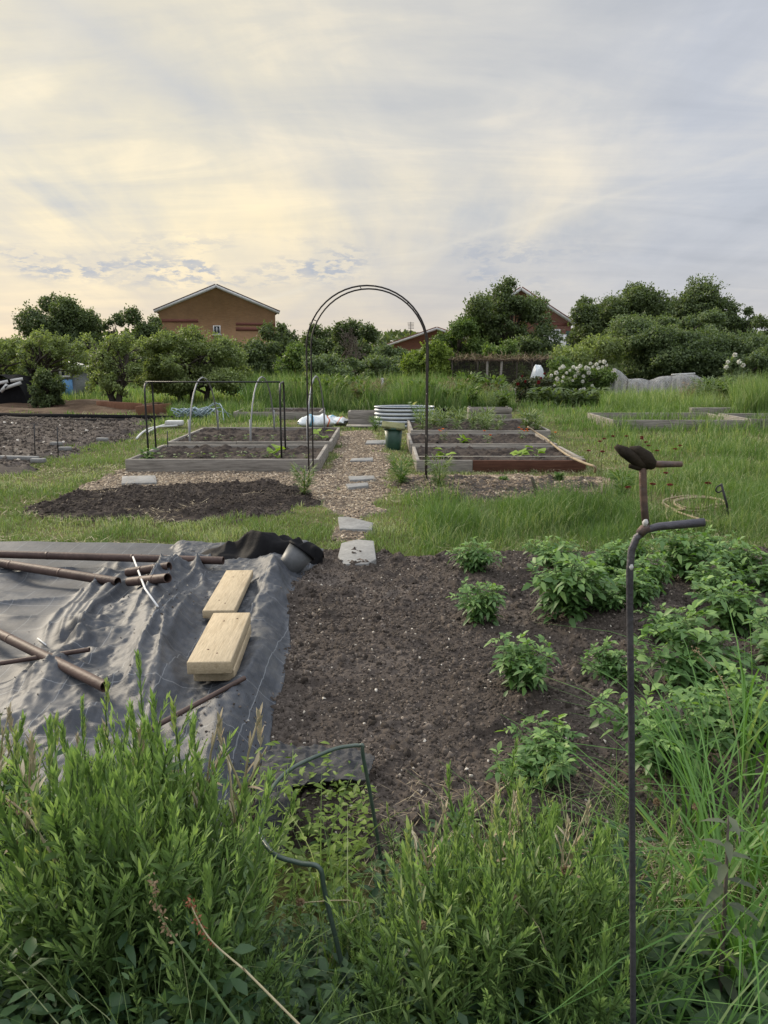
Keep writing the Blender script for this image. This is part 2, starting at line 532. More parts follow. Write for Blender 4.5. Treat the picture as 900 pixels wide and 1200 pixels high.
def leaves4(mb, c, d, up, L, W, var):
    n = len(c); d = norm(d); sd = norm(np.cross(d, up)); nr = np.cross(sd, d)
    L = np.broadcast_to(L, n)[:, None]; W = np.broadcast_to(W, n)[:, None]
    V = np.stack([c - d * L * .5, c + sd * W * .5 + nr * W * .12, c + d * L * .5, c - sd * W * .5 + nr * W * .12], 1)
    F = np.arange(n * 4).reshape(n, 4)
    mb.add(V, F, np.broadcast_to(var, n))


def blades(mb, base, h, w, az, lean, var, nseg=2, curl=1.0):
    """grass blades: tapered, leaning along az"""
    n = len(base)
    h = np.broadcast_to(h, n); w = np.broadcast_to(w, n); lean = np.broadcast_to(lean, n)
    dx = np.stack([np.cos(az), np.sin(az), np.zeros(n)], 1)
    fa = az + PI / 2 + rng.normal(0, .6, n)
    sd = np.stack([np.cos(fa), np.sin(fa), np.zeros(n)], 1)
    rows = []
    for i in range(nseg + 1):
        t = i / nseg
        c = base + dx * (h * lean * t ** (1 + curl))[:, None] + np.array([0, 0, 1.]) * (h * (t - .32 * lean * t * t * t * min(curl, 1.5)))[:, None]
        ww = (w * .5 * (1 - .92 * t ** 1.6))[:, None]
        rows += [c - sd * ww, c + sd * ww]
    V = np.stack(rows, 1); k = 2 * (nseg + 1)
    Q = np.array([[2 * i, 2 * i + 1, 2 * i + 3, 2 * i + 2] for i in range(nseg)]) + (np.arange(n) * k)[:, None, None]
    mb.add(V, Q.reshape(-1, 4), np.repeat(np.broadcast_to(var, n), nseg))


def chipsat(mb, P, L, W, T, var, tilt=.35):
    """small angular chips lying on a surface"""
    n = len(P)
    L = np.broadcast_to(L, n)[:, None]; W = np.broadcast_to(W, n)[:, None]; T = np.broadcast_to(T, n)[:, None]
    a = rng.uniform(0, 2 * PI, n)
    d = norm(np.stack([np.cos(a), np.sin(a), rng.normal(0, tilt, n)], 1))
    up = norm(np.stack([rng.normal(0, tilt, n), rng.normal(0, tilt, n), np.ones(n)], 1))
    sd = norm(np.cross(d, up)); u = np.cross(sd, d)
    j = lambda: 1 + rng.uniform(-.35, .35, (n, 1))
    V = np.stack([P - d * L / 2 * j() - sd * W / 2 * j(), P + d * L / 2 * j() - sd * W / 2 * j(), P + d * L / 2 * j() + sd * W / 2 * j(), P - d * L / 2 * j() + sd * W / 2 * j(),
                  P - d * L * .4 - sd * W * .4 + u * T * j(), P + d * L * .4 - sd * W * .4 + u * T * j(), P + d * L * .4 + sd * W * .4 + u * T * j(), P - d * L * .4 + sd * W * .4 + u * T * j()], 1)
    Q = np.array([[4, 5, 6, 7], [0, 1, 5, 4], [1, 2, 6, 5], [2, 3, 7, 6], [3, 0, 4, 7]]) + (np.arange(n) * 8)[:, None, None]
    mb.add(V, Q.reshape(-1, 4), np.repeat(np.broadcast_to(var, n), 5))


def tree(name, label, cat, base, top, R, mat, Y=None, crown_lo=.25, nclump=16, cover=2.6, lsize=None, trunk_r=None,
         trunks=None, seed=0, group=None, clump=.42, ry=None, droop=.0, gaps=0.0, sparse_top=0.1, flat=1.0):
    nclump = int(nclump * 1.9); clump *= .74; cover *= .72
    """tapered trunk with limbs, crown made of leaf clumps around the limb ends"""
    r = np.random.default_rng(seed + 100)
    bx, by = base[0], base[1]
    Hh = top
    Y = Y or by
    ls = lsize or max(.04, Y * .0034)
    root = thing(name, label, cat, (bx, by, 0), group)
    Ry = ry or R
    zc = Hh * (crown_lo + 1) / 2; Rz = Hh * (1 - crown_lo) / 2
    # clump centres spread through an ellipsoid
    cc = []
    tries = 0
    while len(cc) < nclump and tries < 4000:
        tries += 1
        p = r.uniform(-1, 1, 3)
        q = np.sum(np.abs(p) ** 3.2) ** (1 / 3.2)
        if q > 1 or q < .3: continue
        if all(np.linalg.norm(p - c) > 1.35 / nclump ** .45 for c in cc) or tries > 2000: cc.append(p)
    cc = np.array(cc)
    cr = clump * r.uniform(.55, 1.3, len(cc)); cc = cc * r.uniform(.85, 1.14, (len(cc), 1))
    ctr = np.stack([cc[:, 0] * R * .8, cc[:, 1] * Ry * .8, zc + cc[:, 2] * Rz * .8], 1)
    mt = MB()
    tr = trunk_r or max(.05, Hh * .022)
    tops = []
    for (tx, lean) in (trunks or [(0, 0)]):
        k = 7; P = []
        for i in range(k):
            t = i / (k - 1)
            P.append([tx + lean * t + r.normal(0, .03) * Hh * t * .4, r.normal(0, .02) * Hh * t, -.05 + t * Hh * .72])
        P = np.array(P)
        mt.tube(P, tr * (1.15 - .95 * np.linspace(0, 1, k)) * (1.25 if False else 1), 8)
        tops.append(P)
    for i, c in enumerate(ctr):
        P = tops[i % len(tops)]
        zt = np.clip((c[2] * .55), Hh * crown_lo * .6, P[-1][2])
        k = np.searchsorted(P[:, 2], zt); k = min(max(k, 1), len(P) - 1)
        f = (zt - P[k - 1][2]) / (P[k][2] - P[k - 1][2]); a = P[k - 1] * (1 - f) + P[k] * f
        mid = (a + c) / 2 + np.array([0, 0, .06 * Hh]) + r.normal(0, .03 * Hh, 3)
        q1 = (a + mid) / 2 + r.normal(0, .015 * Hh, 3)
        mt.tube([a, q1, mid, c], [tr * .5, tr * .38, tr * .26, tr * .08], 5)
        for _ in range(3):
            e = c + norm(r.normal(size=3) + np.array([0, 0, .4])) * cr[i] * R * .85
            mt.tube([mid * .3 + c * .7, (mid * .3 + c * .7 + e) / 2 + r.normal(0, .02 * R, 3), e], [tr * .16, tr * .1, tr * .04], 4)
    mt.build('trunk', MA['bark'], root, smooth=True, local=True)
    ml = MB()
    for i, c in enumerate(ctr):
        rad = np.array([cr[i] * R, cr[i] * Ry, cr[i] * min(Rz, R) * flat])
        area = 4 * PI * ((rad[0] * rad[1] + rad[0] * rad[2] + rad[1] * rad[2]) / 3)
        n = int(min(5000, cover * area / (ls * ls * .36)))
        u = norm(r.normal(size=(n, 3)))
        lump = .72 + .55 * vnoise(u[:, 0] * 2.2 + i * 7, u[:, 1] * 2.2 + u[:, 2] * 2.7, seed + i)
        q = r.uniform(.25, 1.0, n) ** .55 * lump
        p = c + u * rad * q[:, None]
        p[:, 2] -= droop * R * (q ** 2) * .3
        keep = p[:, 2] > .05
        if gaps:
            keep &= fbm(p[:, 0] * 3 / R + 9, p[:, 2] * 3 / R + p[:, 1], seed, 2) > gaps
        p = p[keep]; u = u[keep]; n = len(p)
        d = norm(u * .5 + r.normal(size=(n, 3)) * .8 + np.array([0, 0, -.3]))
        up = norm(u * .9 + np.array([0, 0, .7]) + r.normal(size=(n, 3)) * .6)
        tone = r.uniform(-.12, .12)
        leaves4(ml, p, d, up, ls * r.uniform(.7, 1.4, n), ls * r.uniform(.45, .85, n), np.clip(r.beta(2, 2.2, n) + tone, 0, 1))
        # fine sprays that break the outline
        m = max(8, int(n * .022))
        uu = norm(r.normal(size=(m, 3)) + np.array([0, 0, .5]))
        st = c + uu * rad * .8
        for kk in range(7):
            pp = st + uu * rad * (.04 + .075 * kk) + r.normal(0, ls * .4, (m, 3))
            pp[:, 2] = np.maximum(pp[:, 2], .05)
            leaves4(ml, pp, norm(uu + r.normal(size=(m, 3)) * .7), norm(r.normal(size=(m, 3))), ls * .9, ls * .5, np.clip(r.beta(2, 2, m) + tone, 0, 1))
    ml.build('crown', mat, root, local=True)
    return root


def treepx(name, label, x0, x1, ytop, Y, mat, seed, cat='tree', **kw):
    a, b = D(x0, ytop, Y), D(x1, ytop, Y)
    return tree(name, label, cat, ((a[0] + b[0]) / 2, Y), a[2], (b[0] - a[0]) / 2, mat, Y=Y, seed=seed, **kw)

# ================================================================== light and sky
SUN_AZ, SUN_EL = math.radians(-48), math.radians(24)
sdir = Vector((math.sin(SUN_AZ) * math.cos(SUN_EL), math.cos(SUN_AZ) * math.cos(SUN_EL), math.sin(SUN_EL)))
ld = bpy.data.lights.new('sun', 'SUN'); lo = bpy.data.objects.new('sun', ld); COL.objects.link(lo)
ld.energy, ld.angle, ld.color = 3.1, math.radians(11), (1.0, .87, .68)
lo.rotation_euler = sdir.to_track_quat('Z', 'Y').to_euler()
lo.location = (0, 0, 30)

W = bpy.data.worlds.new('World'); SC.world = W; W.use_nodes = True
W.node_tree.nodes.clear()
t = NT(W.node_tree)
wout = t.n('ShaderNodeOutputWorld')
sky = t.n('ShaderNodeTexSky', _sky_type='NISHITA', _sun_disc=False, _sun_elevation=SUN_EL, _sun_rotation=SUN_AZ)
bg1 = t.n('ShaderNodeBackground', Color=sky.outputs[0], Strength=.08)
dv = t.n('ShaderNodeTexCoord').outputs['Generated']
sp = t.n('ShaderNodeSeparateXYZ', Vector=dv)
dx, dy, dz = sp.outputs
zc = t.math('MAXIMUM', dz, 0.0)
# cloud layer seen in perspective: direction projected on to a high plane
inv = t.math('DIVIDE', 1.0, t.math('ADD', zc, .16))
pv = t.n('ShaderNodeCombineXYZ', X=t.math('MULTIPLY', dx, inv), Y=t.math('MULTIPLY', dy, inv), Z=0.0).outputs[0]
cosg = t.n('ShaderNodeVectorMath', _operation='DOT_PRODUCT', i0=dv, i1=(math.sin(math.radians(-34)) * .98, math.cos(math.radians(-34)) * .98, .2)).outputs['Value']
pm = t.n('ShaderNodeMapping', Vector=pv, Rotation=(0, 0, math.radians(-24)), Scale=(1.0, .34, 1)).outputs[0]
streak = t.noise(pm, 1.25, 7, .56, .45)
pm2 = t.n('ShaderNodeMapping', Vector=pv, Rotation=(0, 0, math.radians(38)), Scale=(.5, 1.6, 1), Location=(3, 1, 0)).outputs[0]
wisps = t.noise(pm2, 2.1, 8, .6, .7)
soft = t.noise(t.n('ShaderNodeMapping', Vector=pv, Location=(5.3, 2.1, 0)).outputs[0], .8, 3, .5)
cool = t.ramp(t.math('ADD', t.math('MULTIPLY', streak, .68), t.math('MULTIPLY', wisps, .32)), [(.36, (.36, .385, .435)), (.5, (.45, .47, .515)), (.62, (.57, .565, .56))])
warm = t.ramp(t.math('ADD', t.math('MULTIPLY', streak, .68), t.math('MULTIPLY', wisps, .32)), [(.36, (.46, .465, .465)), (.5, (.65, .60, .48)), (.61, (.90, .77, .53))])
wf = t.math('ADD', t.mr(cosg, .60, .97), t.math('MULTIPLY', t.math('SUBTRACT', soft, .5), .9), 0, True)
cl = t.mix(wf, cool, warm)
# low, hazy band over the horizon
hz = t.mr(dz, .0, .17, 1.0, 0.0)
hcol = t.mix(t.mr(cosg, .62, .97), (.44, .43, .45), (.64, .52, .40))
cl = t.mix(t.math('MULTIPLY', hz, .75), cl, hcol)
# cream band at mid height
cb = t.math('MULTIPLY', t.mr(t.math('ABSOLUTE', t.math('SUBTRACT', dz, .15)), .0, .1, 1.0, 0.0), t.mr(streak, .4, .62))
cl = t.mix(t.math('MULTIPLY', t.math('MULTIPLY', cb, .75), t.mr(cosg, .55, .9)), cl, (.84, .70, .45))
# small grey cloudlets low on the left and centre
pc = t.n('ShaderNodeCombineXYZ', X=t.math('MULTIPLY', dx, 21.0), Y=t.math('MULTIPLY', dy, 7.0), Z=t.math('MULTIPLY', dz, 62.0)).outputs[0]
puff = t.math('MULTIPLY', t.mr(t.noise(pc, 2.3, 7, .62, .3), .46, .56), t.mr(t.noise(pc, .4, 3, .5), .44, .58))
band = t.math('MULTIPLY', t.mr(dz, .07, .095), t.mr(dz, .11, .145, 1.0, 0.0))
lr = t.mr(dx, .12, .32, 1.0, .0)
pf = t.math('MULTIPLY', t.math('MULTIPLY', puff, band), lr)
cl = t.mix(t.math('MULTIPLY', pf, .85), cl, (.33, .36, .43))
# a pair of old vapour trails
def trail(nx, ny, nz, w, amt, col):
    global cl
    v = Vector((nx, ny, nz)).normalized()
    dd = t.n('ShaderNodeVectorMath', _operation='DOT_PRODUCT', i0=dv, i1=tuple(v)).outputs['Value']
    dd = t.math('ADD', dd, t.math('MULTIPLY', t.math('SUBTRACT', wisps, .5), .012))
    f = t.math('MULTIPLY', t.mr(t.math('ABSOLUTE', dd), 0.0, w, 1.0, 0.0), t.mr(soft, .35, .6))
    cl = t.mix(t.math('MULTIPLY', f, amt), cl, col)
def plane(p, q):
    return np.cross(ray(*p), ray(*q))
trail(*plane((480, 300), (740, 222)), .005, .32, (.70, .65, .55))
trail(*plane((0, 160), (110, -40)), .03, .22, (.74, .68, .55))
trail(*plane((640, 60), (900, 160)), .025, .3, (.37, .395, .45))
trail(*plane((150, 60), (520, 300)), .03, .4, (.46, .47, .49))
trail(*plane((500, 240), (720, 60)), .012, .14, (.38, .40, .46))
# overcast brightening toward the zenith, above the photograph's frame
zb = t.mr(dz, .40, .85, 1.0, 2.9)
bg2 = t.n('ShaderNodeBackground', Color=cl, Strength=zb)
mx = t.n('ShaderNodeMixShader', i0=.93, i1=bg1.outputs[0], i2=bg2.outputs[0])
t.nt.links.new(mx.outputs[0], wout.inputs[0])

vs = SC.view_settings
vs.view_transform = 'Standard'; vs.look = 'None'; vs.gamma = 1; vs.exposure = 0.38; vs.use_curve_mapping = False
SC.cycles.max_bounces = 6; SC.cycles.transparent_max_bounces = 12
SC.cycles.diffuse_bounces = 3; SC.cycles.glossy_bounces = 2; SC.cycles.transmission_bounces = 3
SC.cycles.use_denoising = True
SC.cycles.sample_clamp_indirect = 6

# ================================================================== ground
def grid(nx, ny, x0, x1, y0, y1):
    X, Y = np.meshgrid(np.linspace(x0, x1, nx), np.linspace(y0, y1, ny))
    i = np.arange(ny - 1)[:, None] * nx + np.arange(nx - 1)[None, :]
    F = np.stack([i, i + 1, i + nx + 1, i + nx], -1).reshape(-1, 4)
    return X, Y, F

g = MB()
g.add([[-900, -900, 0], [900, -900, 0], [900, 1500, 0], [-900, 1500, 0]], [[0, 1, 2, 3]])
structure(g, 'ground', MA['ground'])

def poly(pts):
    return [G(*p)[:2] for p in pts]

# soil patches: height fields that sink into the turf at their ragged edges
NEAR = [(-1.6, 2.05), (3.9, 2.05), (4.6, 5.5), (2.6, 5.72), (.6, 5.58), (-.35, 5.75), (-1.6, 5.8)]
MID = poly([(2, 604), (40, 590), (95, 575), (200, 570), (330, 569), (362, 575), (372, 588), (362, 602), (300, 612), (180, 613), (70, 612)])
FARS = poly([(-160, 487), (60, 487), (205, 492), (165, 512), (110, 530), (40, 552), (-30, 574), (-200, 574)])
RBED = poly([(462, 560), (560, 562), (700, 560), (722, 575), (700, 588), (600, 592), (500, 590), (465, 580)])
PATH = poly([(392, 505), (440, 505), (462, 530), (470, 560), (468, 580), (450, 605), (442, 640), (440, 662), (372, 662), (378, 630), (380, 610), (368, 590), (100, 590), (78, 580), (95, 565), (140, 548), (375, 548), (388, 525)])
PATHR = poly([(460, 575), (468, 556), (700, 556), (735, 566), (730, 580), (640, 585)])

def edge(x, y, pg, w, ns=3.0, na=.5, seed=0):
    d, _ = pdist(x, y, [*pg, pg[0]])
    s = np.where(inpoly(x, y, pg), d, -d)
    s = s + (fbm(x * ns, y * ns, seed, 4) - .5) * w * 2 * na
    return s

def soilpatch(name, pg, mat, nx, ny, hgt, fn, w, seed):
    pg = np.array(pg); m = .3
    X, Y, F = grid(nx, ny, pg[:, 0].min() - m, pg[:, 0].max() + m, pg[:, 1].min() - m, pg[:, 1].max() + m)
    s = edge(X, Y, [tuple(p) for p in pg], w, 3.0, .9, seed)
    e = sstep(-.35 * w, w, s)
    Z = -.05 + e * (hgt + .05) + fn(X, Y) * e
    keep = (Z.ravel()[F] > -.012).any(1)
    b = MB(); b.add(np.stack([X, Y, Z], -1), F[keep])
    structure(b, name, mat, smooth=True)
    return lambda x, y: -.05 + sstep(-.35 * w, w, edge(x, y, [tuple(p) for p in pg], w, 3.0, .9, seed)) * (hgt + .05) + fn(x, y) * sstep(-.35 * w, w, edge(x, y, [tuple(p) for p in pg], w, 3.0, .9, seed))

# where each potato plant stands (photograph positions of the stem base, crown width in px)
POT = [(557, 678, 52), (564, 738, 66), (610, 822, 86), (634, 925, 108), (648, 675, 50), (664, 738, 92), (718, 690, 58), (716, 820, 60), (708, 738, 44),
       (742, 738, 54), (800, 692, 76), (818, 835, 122), (776, 930, 120), (866, 690, 62), (858, 752, 86), (905, 705, 62), (905, 900, 90), (920, 800, 90), (742, 668, 40), (838, 662, 44), (692, 706, 50), (760, 712, 52), (832, 716, 60), (846, 905, 104), (782, 770, 54)]
POTW = [G(p[0], p[1], .05) for p in POT]

def h_near(x, y):
    a = (fbm(x * 1.3, y * 1.3, 5, 3) - .5) * .09
    c = fbm(x * 9, y * 9, 21, 3)
    c2 = fbm(x * 24, y * 24, 31, 3)
    z = a + np.maximum(c - .52, 0) * (.05 + .16 * sstep(.45, .7, fbm(x * 1.1, y * 1.1, 33, 2))) + (c2 - .5) * .022
    z = z + np.maximum(vnoise(x * 40, y * 40, 8) - .62, 0) * .03
    for (px, py, _), w in zip(POT, POTW):
        r = np.hypot(x - w[0] - .02, (y - w[1] + .05))
        z = z + .05 * np.exp(-(r / .28) ** 2)
    # two dug hollows beside the nearest plants
    for (px, py) in ((690, 952), (735, 905)):
        q = G(px, py); r = np.hypot((x - q[0]) / .2, (y - q[1]) / .17)
        z = z - .06 * np.exp(-r ** 2)
    return np.maximum(z, -.045)

HOLES = [G(*p)[:2] for p in ((28, 600), (62, 592), (100, 591), (172, 601), (190, 603), (237, 594), (264, 606), (330, 598), (128, 580), (290, 582))]
def h_mid(x, y):
    z = (fbm(x * 2, y * 2, 3, 3) - .4) * .05 + np.maximum(fbm(x * 9, y * 9, 14, 3) - .5, 0) * .12 + (fbm(x * 22, y * 22, 15, 2) - .5) * .04
    for q in HOLES:
        z = z - .14 * np.exp(-(np.hypot((x - q[0]) / .17, (y - q[1]) / .13)) ** 2)
    return np.maximum(z, -.035)

def h_far(x, y):
    return (fbm(x * .8, y * .8, 9, 3) - .4) * .12 + np.maximum(fbm(x * 3, y * 3, 12, 3) - .5, 0) * .12 + .35 * np.exp(-((y - 20.6) / 1.0) ** 2) * sstep(-6.0, -8.5, x)

def h_r(x, y):
    return (fbm(x * 2, y * 2, 43, 3) - .4) * .1 + np.maximum(fbm(x * 8, y * 8, 44, 3) - .5, 0) * .16

hN = soilpatch('soil_bed', NEAR, MA['soil'], 560, 360, .055, h_near, .16, 1)
hM = soilpatch('soil_mound', MID, MA['darksoil'], 330, 170, .05, h_mid, .22, 2)
hF = soilpatch('field_soil', FARS, MA['drysoil'], 300, 260, .03, h_far, .8, 3)
hO = soilpatch('orchard_soil', poly([(-60, 470), (60, 471), (200, 473), (212, 481), (204, 488), (60, 486), (-60, 486)]), mat_soil('brown_earth', (.07, .045, .03), (.11, .075, .05), (.16, .12, .085)), 200, 120, .04, lambda x, y: (fbm(x * .8, y * .8, 19, 3) - .35) * .3, .7, 7)
hR = soilpatch('soil_strip', RBED, MA['drysoil'], 200, 80, .03, h_r, .2, 4)
hP = soilpatch('woodchip_path', PATH, MA['pathsoil'], 220, 400, .012, lambda x, y: (fbm(x * 2, y * 2, 53, 3) - .5) * .03, .2, 5)
hP2 = soilpatch('bark_strip', PATHR, MA['pathsoil'], 200, 60, .012, lambda x, y: (fbm(x * 2, y * 2, 54, 3) - .5) * .03, .2, 6)

# ------------------------------------------------------------------ membrane
RE = np.array([G(*p)[:2] for p in ((374, 667), (354, 688), (340, 716), (337, 745), (343, 778), (333, 815), (323, 850), (319, 892), (296, 935), (262, 988), (235, 1030))])[::-1]
def xr(y):
    return np.interp(y, RE[:, 1], RE[:, 0]) + .03 * (fbm(y * 2.5, y * 0 + 3, 6, 3) - .5)

def pl(*pts):
    return [G(*p)[:2] for p in pts]

RIDGES = [  # polyline, width, height
    (pl((214, 664), (192, 720), (176, 790), (160, 870)), .09, .12),
    (pl((322, 672), (334, 745), (322, 820), (303, 900), (275, 970)), .11, .085),
    (pl((318, 790), (292, 830), (262, 880), (240, 960)), .08, .07),
    (pl((222, 745), (203, 800), (206, 850)), .06, .045),
    (pl((-40, 790), (60, 792), (160, 778)), .12, .045),
    (pl((-40, 840), (70, 826), (150, 842)), .10, .06),
    (pl((-40, 716), (80, 708), (180, 716)), .10, .022),
]
PIPEL = [pl((-40, 654), (262, 663)), pl((-40, 656), (138, 685)), pl((150, 681), (199, 674)), pl((152, 690), (197, 686)), pl((-30, 736), (124, 815)), pl((-30, 796), (106, 775))]
CREASE = []
_r = np.random.default_rng(404)
for k in range(20):
    f = k / 19; x0_ = -1.95 + 1.25 * f + _r.normal(0, .04); s_ = _r.uniform(0, .35)
    CREASE.append((x0_ + .1 * s_, 5.45 - s_ * 1.6, x0_ * .62 - .35 + .15 * f + _r.normal(0, .06), 2.2 + _r.uniform(0, 2.2), _r.uniform(.018, .05), _r.uniform(.018, .06), _r.normal(0, .10)))
for k in range(22):
    y0_ = 2.5 + 2.9 * k / 21 + _r.normal(0, .08); xa_ = _r.uniform(-4.4, -2.9)
    CREASE.append((xa_, y0_, xa_ + _r.uniform(1.0, 2.0), y0_ + _r.normal(0, .16), _r.uniform(.018, .05), _r.uniform(.016, .042), _r.normal(0, .06)))
def h_mem(x, y):
    wx = x + .08 * (fbm(x * 1.3, y * 1.3, 71, 2) - .5); wy = y + .10 * (fbm(x * 2, y * 2, 72, 2) - .5)
    dpk = np.minimum(pdist(x, y, pl((258, 722), (283, 668)))[0], pdist(x, y, pl((243, 790), (276, 724)))[0]); kp = 1 - .9 * np.exp(-(dpk / .17) ** 4)
    dpp = np.min([pdist(x, y, q)[0] for q in PIPEL], axis=0); kp = kp * (1 - .7 * np.exp(-(dpp / .07) ** 2))
    z = .045 + (fbm(x * 1.1, y * 1.1, 73, 2) - .4) * .05
    for p, w, h in RIDGES:
        d, tt = pdist(wx, wy, p)
        e = np.minimum(1, np.minimum(tt, 1 - tt) * 5 + .35)
        z = z + .72 * h * np.exp(-(d / w) ** 2 / (.25 + d / w)) * e * kp
    # upper doubled layer on the right
    lip, _ = pdist(wx, wy, pl((205, 655), (186, 740), (166, 830), (150, 900)))
    # small crumples, running across on the left, along on the right
    rt = sstep(-2.2, -1.4, x)
    z = z + (1 - rt) * .035 * vnoise(wx * .5 + wy * .2, wy * 2.6, 74) + rt * .03 * vnoise(wx * 2.2, wy * .7, 75)
    for (xa_, ya_, xb_, yb_, w, h, bow) in CREASE:
        d, tt = pdist(wx, wy, [(xa_, ya_), ((xa_ + xb_) / 2 + (bow if abs(yb_ - ya_) > 1 else 0), (ya_ + yb_) / 2 + (0 if abs(yb_ - ya_) > 1 else bow)), (xb_, yb_)])
        z = z + h * np.exp(-d / w) * np.sin(PI * np.clip(tt, 0, 1)) ** .6 * kp
    z = z + (vnoise(wx * 4, wy * 4, 76) - .5) * .006
    s = xr(y) - x
    z = z * sstep(-.02, .16, s) + .012
    return np.maximum(z, .02) * 1.0 + np.where(s < .12, np.maximum(0, .05 * (1 - s / .12)), 0) * 0

nu, nv = 380, 360
ys = np.linspace(1.75, 5.72, nv); uu = np.linspace(0, 1, nu) ** .8
Yg = np.repeat(ys[:, None], nu, 1)
XR = xr(ys)[:, None]
Xg = -4.4 + (XR + 4.4) * uu[None, :]
Yg = Yg + .05 * (fbm(Xg * 2, Yg * 0, 77, 3) - .5) * (Yg > 5.4)
Zg = np.maximum(h_mem(Xg, Yg), hN(Xg, Yg) * 0 + .0) + np.maximum(hN(Xg, Yg), 0) * .75
i = np.arange(nv - 1)[:, None] * nu + np.arange(nu - 1)[None, :]
F = np.stack([i, i + 1, i + nu + 1, i + nu], -1).reshape(-1, 4)
b = MB(); b.add(np.stack([Xg, Yg, Zg], -1), F)
mem = b.build('weed_membrane', MA['membrane'], smooth=True, uv=np.stack([Xg.ravel() + .06 * Zg.ravel(), Yg.ravel()], -1))
so = mem.modifiers.new('thick', 'SOLIDIFY'); so.thickness = .004; so.offset = -1
tag(mem, 'large sheet of slate grey woven membrane rumpled over the ground at left', 'weed membrane')
zmem = lambda x, y: float(h_mem(np.array([x]), np.array([y]))[0] + max(hN(np.array([x]), np.array([y]))[0], 0) * .75)

# soil spilt on the membrane
n = 1500; y = rng.uniform(2.3, 5.6, n); x = xr(y) - .02 - np.abs(rng.normal(0, .35, n)); x = np.where(rng.uniform(0, 1, n) < .25, rng.uniform(-3.6, -.8, n), x)
k = fbm(x * 3, y * 3, 97, 3) > .5; x, y = x[k], y[k]; n = len(x)
def scatter_later(x=x, y=y, n=n):
    b = MB(); z = h_mem(x, y) + np.maximum(hN(x, y), 0) * .75
    l = .003 + .012 * rng.beta(1, 4, n); chipsat(b, np.stack([x, y, z + .001], 1), l, l * .6, l * .5, rng.beta(1.3, 1.5, n))
    stuff(b, 'spilt_soil', MA['debris'], 'crumbs of soil spilt over the membrane')

# offcut of membrane beside the green hoop
pgo = [G(*p)[:2] for p in ((322, 903), (425, 914), (440, 925), (432, 950), (380, 950), (345, 962), (335, 1022), (310, 1030), (300, 1000), (300, 950))]
pgo = np.array(pgo)
X, Y, F = grid(110, 110, pgo[:, 0].min(), pgo[:, 0].max(), pgo[:, 1].min(), pgo[:, 1].max())
Z = .05 + np.maximum(hN(X, Y), 0) + .03 * np.abs(fbm(X * 3, Y * 16, 81, 3) - .5)
keep = inpoly(X, Y, pgo).ravel()[F].all(1)
b = MB(); b.add(np.stack([X, Y, Z], -1), F[keep])
o = b.build('membrane_offcut', surf('black_membrane', (.028, .03, .034), (.06, .062, .068), 5, .7, .6, 30, .3, 0, (2, 14, 4)), smooth=True, uv=np.stack([X.ravel(), Y.ravel()], -1))
o.modifiers.new('thick', 'SOLIDIFY').thickness = .004
tag(o, 'small dark offcut of woven membrane among weeds under the green hoop', 'membrane offcut')

# ------------------------------------------------------------------ pipes, planks and scraps on the membrane
def onmem(px, py, r):
    p = G(px, py, .08)
    for _ in range(3):
        z = zmem(p[0], p[1]); p = G(px, py, z + r)
    return p

def pipe(name, label, pts, r, mat, hollow=True, group=None, cat='pipe', lift=0.0):
    P = [onmem(x, y, r) + np.array([0, 0, lift]) for x, y in pts]
    # straight pipe resting on the highest points below it
    a, c = P[0], P[-1]
    k = 14
    Q = np.array([a + (c - a) * s for s in np.linspace(0, 1, k)])
    need = max(0, max(zmem(q[0], q[1]) + r * .8 - q[2] for q in Q))
    Q[:, 2] += need * .5
    b = MB(); b.tube(Q, r, 14, cap=not hollow)
    if hollow:
        b.tube(Q[::-1], r * .86, 14, cap=False)
        for e, dr in ((0, 1), (-1, 1)):
            d = norm(Q[1] - Q[0])
            n = norm(np.cross(d, [0, 0, 1])); bb = np.cross(d, n); an = np.arange(14) * 2 * PI / 14
            ring = np.cos(an)[:, None] * n + np.sin(an)[:, None] * bb
            b.add(np.concatenate([Q[e] + ring * r, Q[e] + ring * r * .86]), np.array([[j, (j + 1) % 14, 14 + (j + 1) % 14, 14 + j] for j in range(14)]))
    root = thing(name, label, cat, Q[0] * np.array([1, 1, 0]), group)
    b.build('tube', mat, root, smooth=True)
    if hollow and r > .02:
        cb = MB(); d = norm(Q[-1] - Q[0]); cb.tube([Q[-1] - d * .09, Q[-1] - d * .002], r * 1.16, 14)
        for s in (.33, .66):
            q = Q[0] + (Q[-1] - Q[0]) * s
            c2 = MB(); c2.tube([q - d * .008, q + d * .008], r * 1.035, 14)
            c2.build('joint_ring', mat, root, smooth=False)
    return root

pipe('brown_pipe', 'long brown pipe lying across the far edge of the membrane', [(-40, 654), (262, 663)], .026, MA['pipe'])
pipe('brown_pipe', 'brown pipe with open end slanting below the long far pipe', [(-40, 656), (138, 685)], .029, MA['pipe'])
pipe('brown_pipe', 'short brown pipe stub, upper of two poking from the membrane fold', [(199, 674), (150, 681)], .027, MA['pipe'])
pipe('brown_pipe', 'short brown pipe stub, lower of two poking from the membrane fold', [(197, 686), (152, 690)], .027, MA['pipe'])
pipe('brown_pipe', 'thick brown pipe running diagonally down the left side of the membrane', [(-30, 736), (124, 815)], .023, MA['pipe'])
pipe('brown_pipe', 'thin dark brown pipe crossing over the thick diagonal one', [(-30, 796), (106, 775)], .011, MA['pipe'], lift=.035)
pipe('brown_pipe', 'thin brown rod half covered by membrane folds near the pale planks', [(176, 862), (287, 801)], .010, MA['pipe'], lift=.02)
pipe('brown_pipe', 'brown pipe end showing between the tall weeds and membrane', [(150, 925), (212, 908)], .027, MA['pipe'])
b = MB(); a1, a2, a3 = onmem(157, 670, .02) + [0, 0, .1], onmem(170, 690, .03), onmem(185, 711, .012)
b.tube([a1, a2, a3], .006, 6)
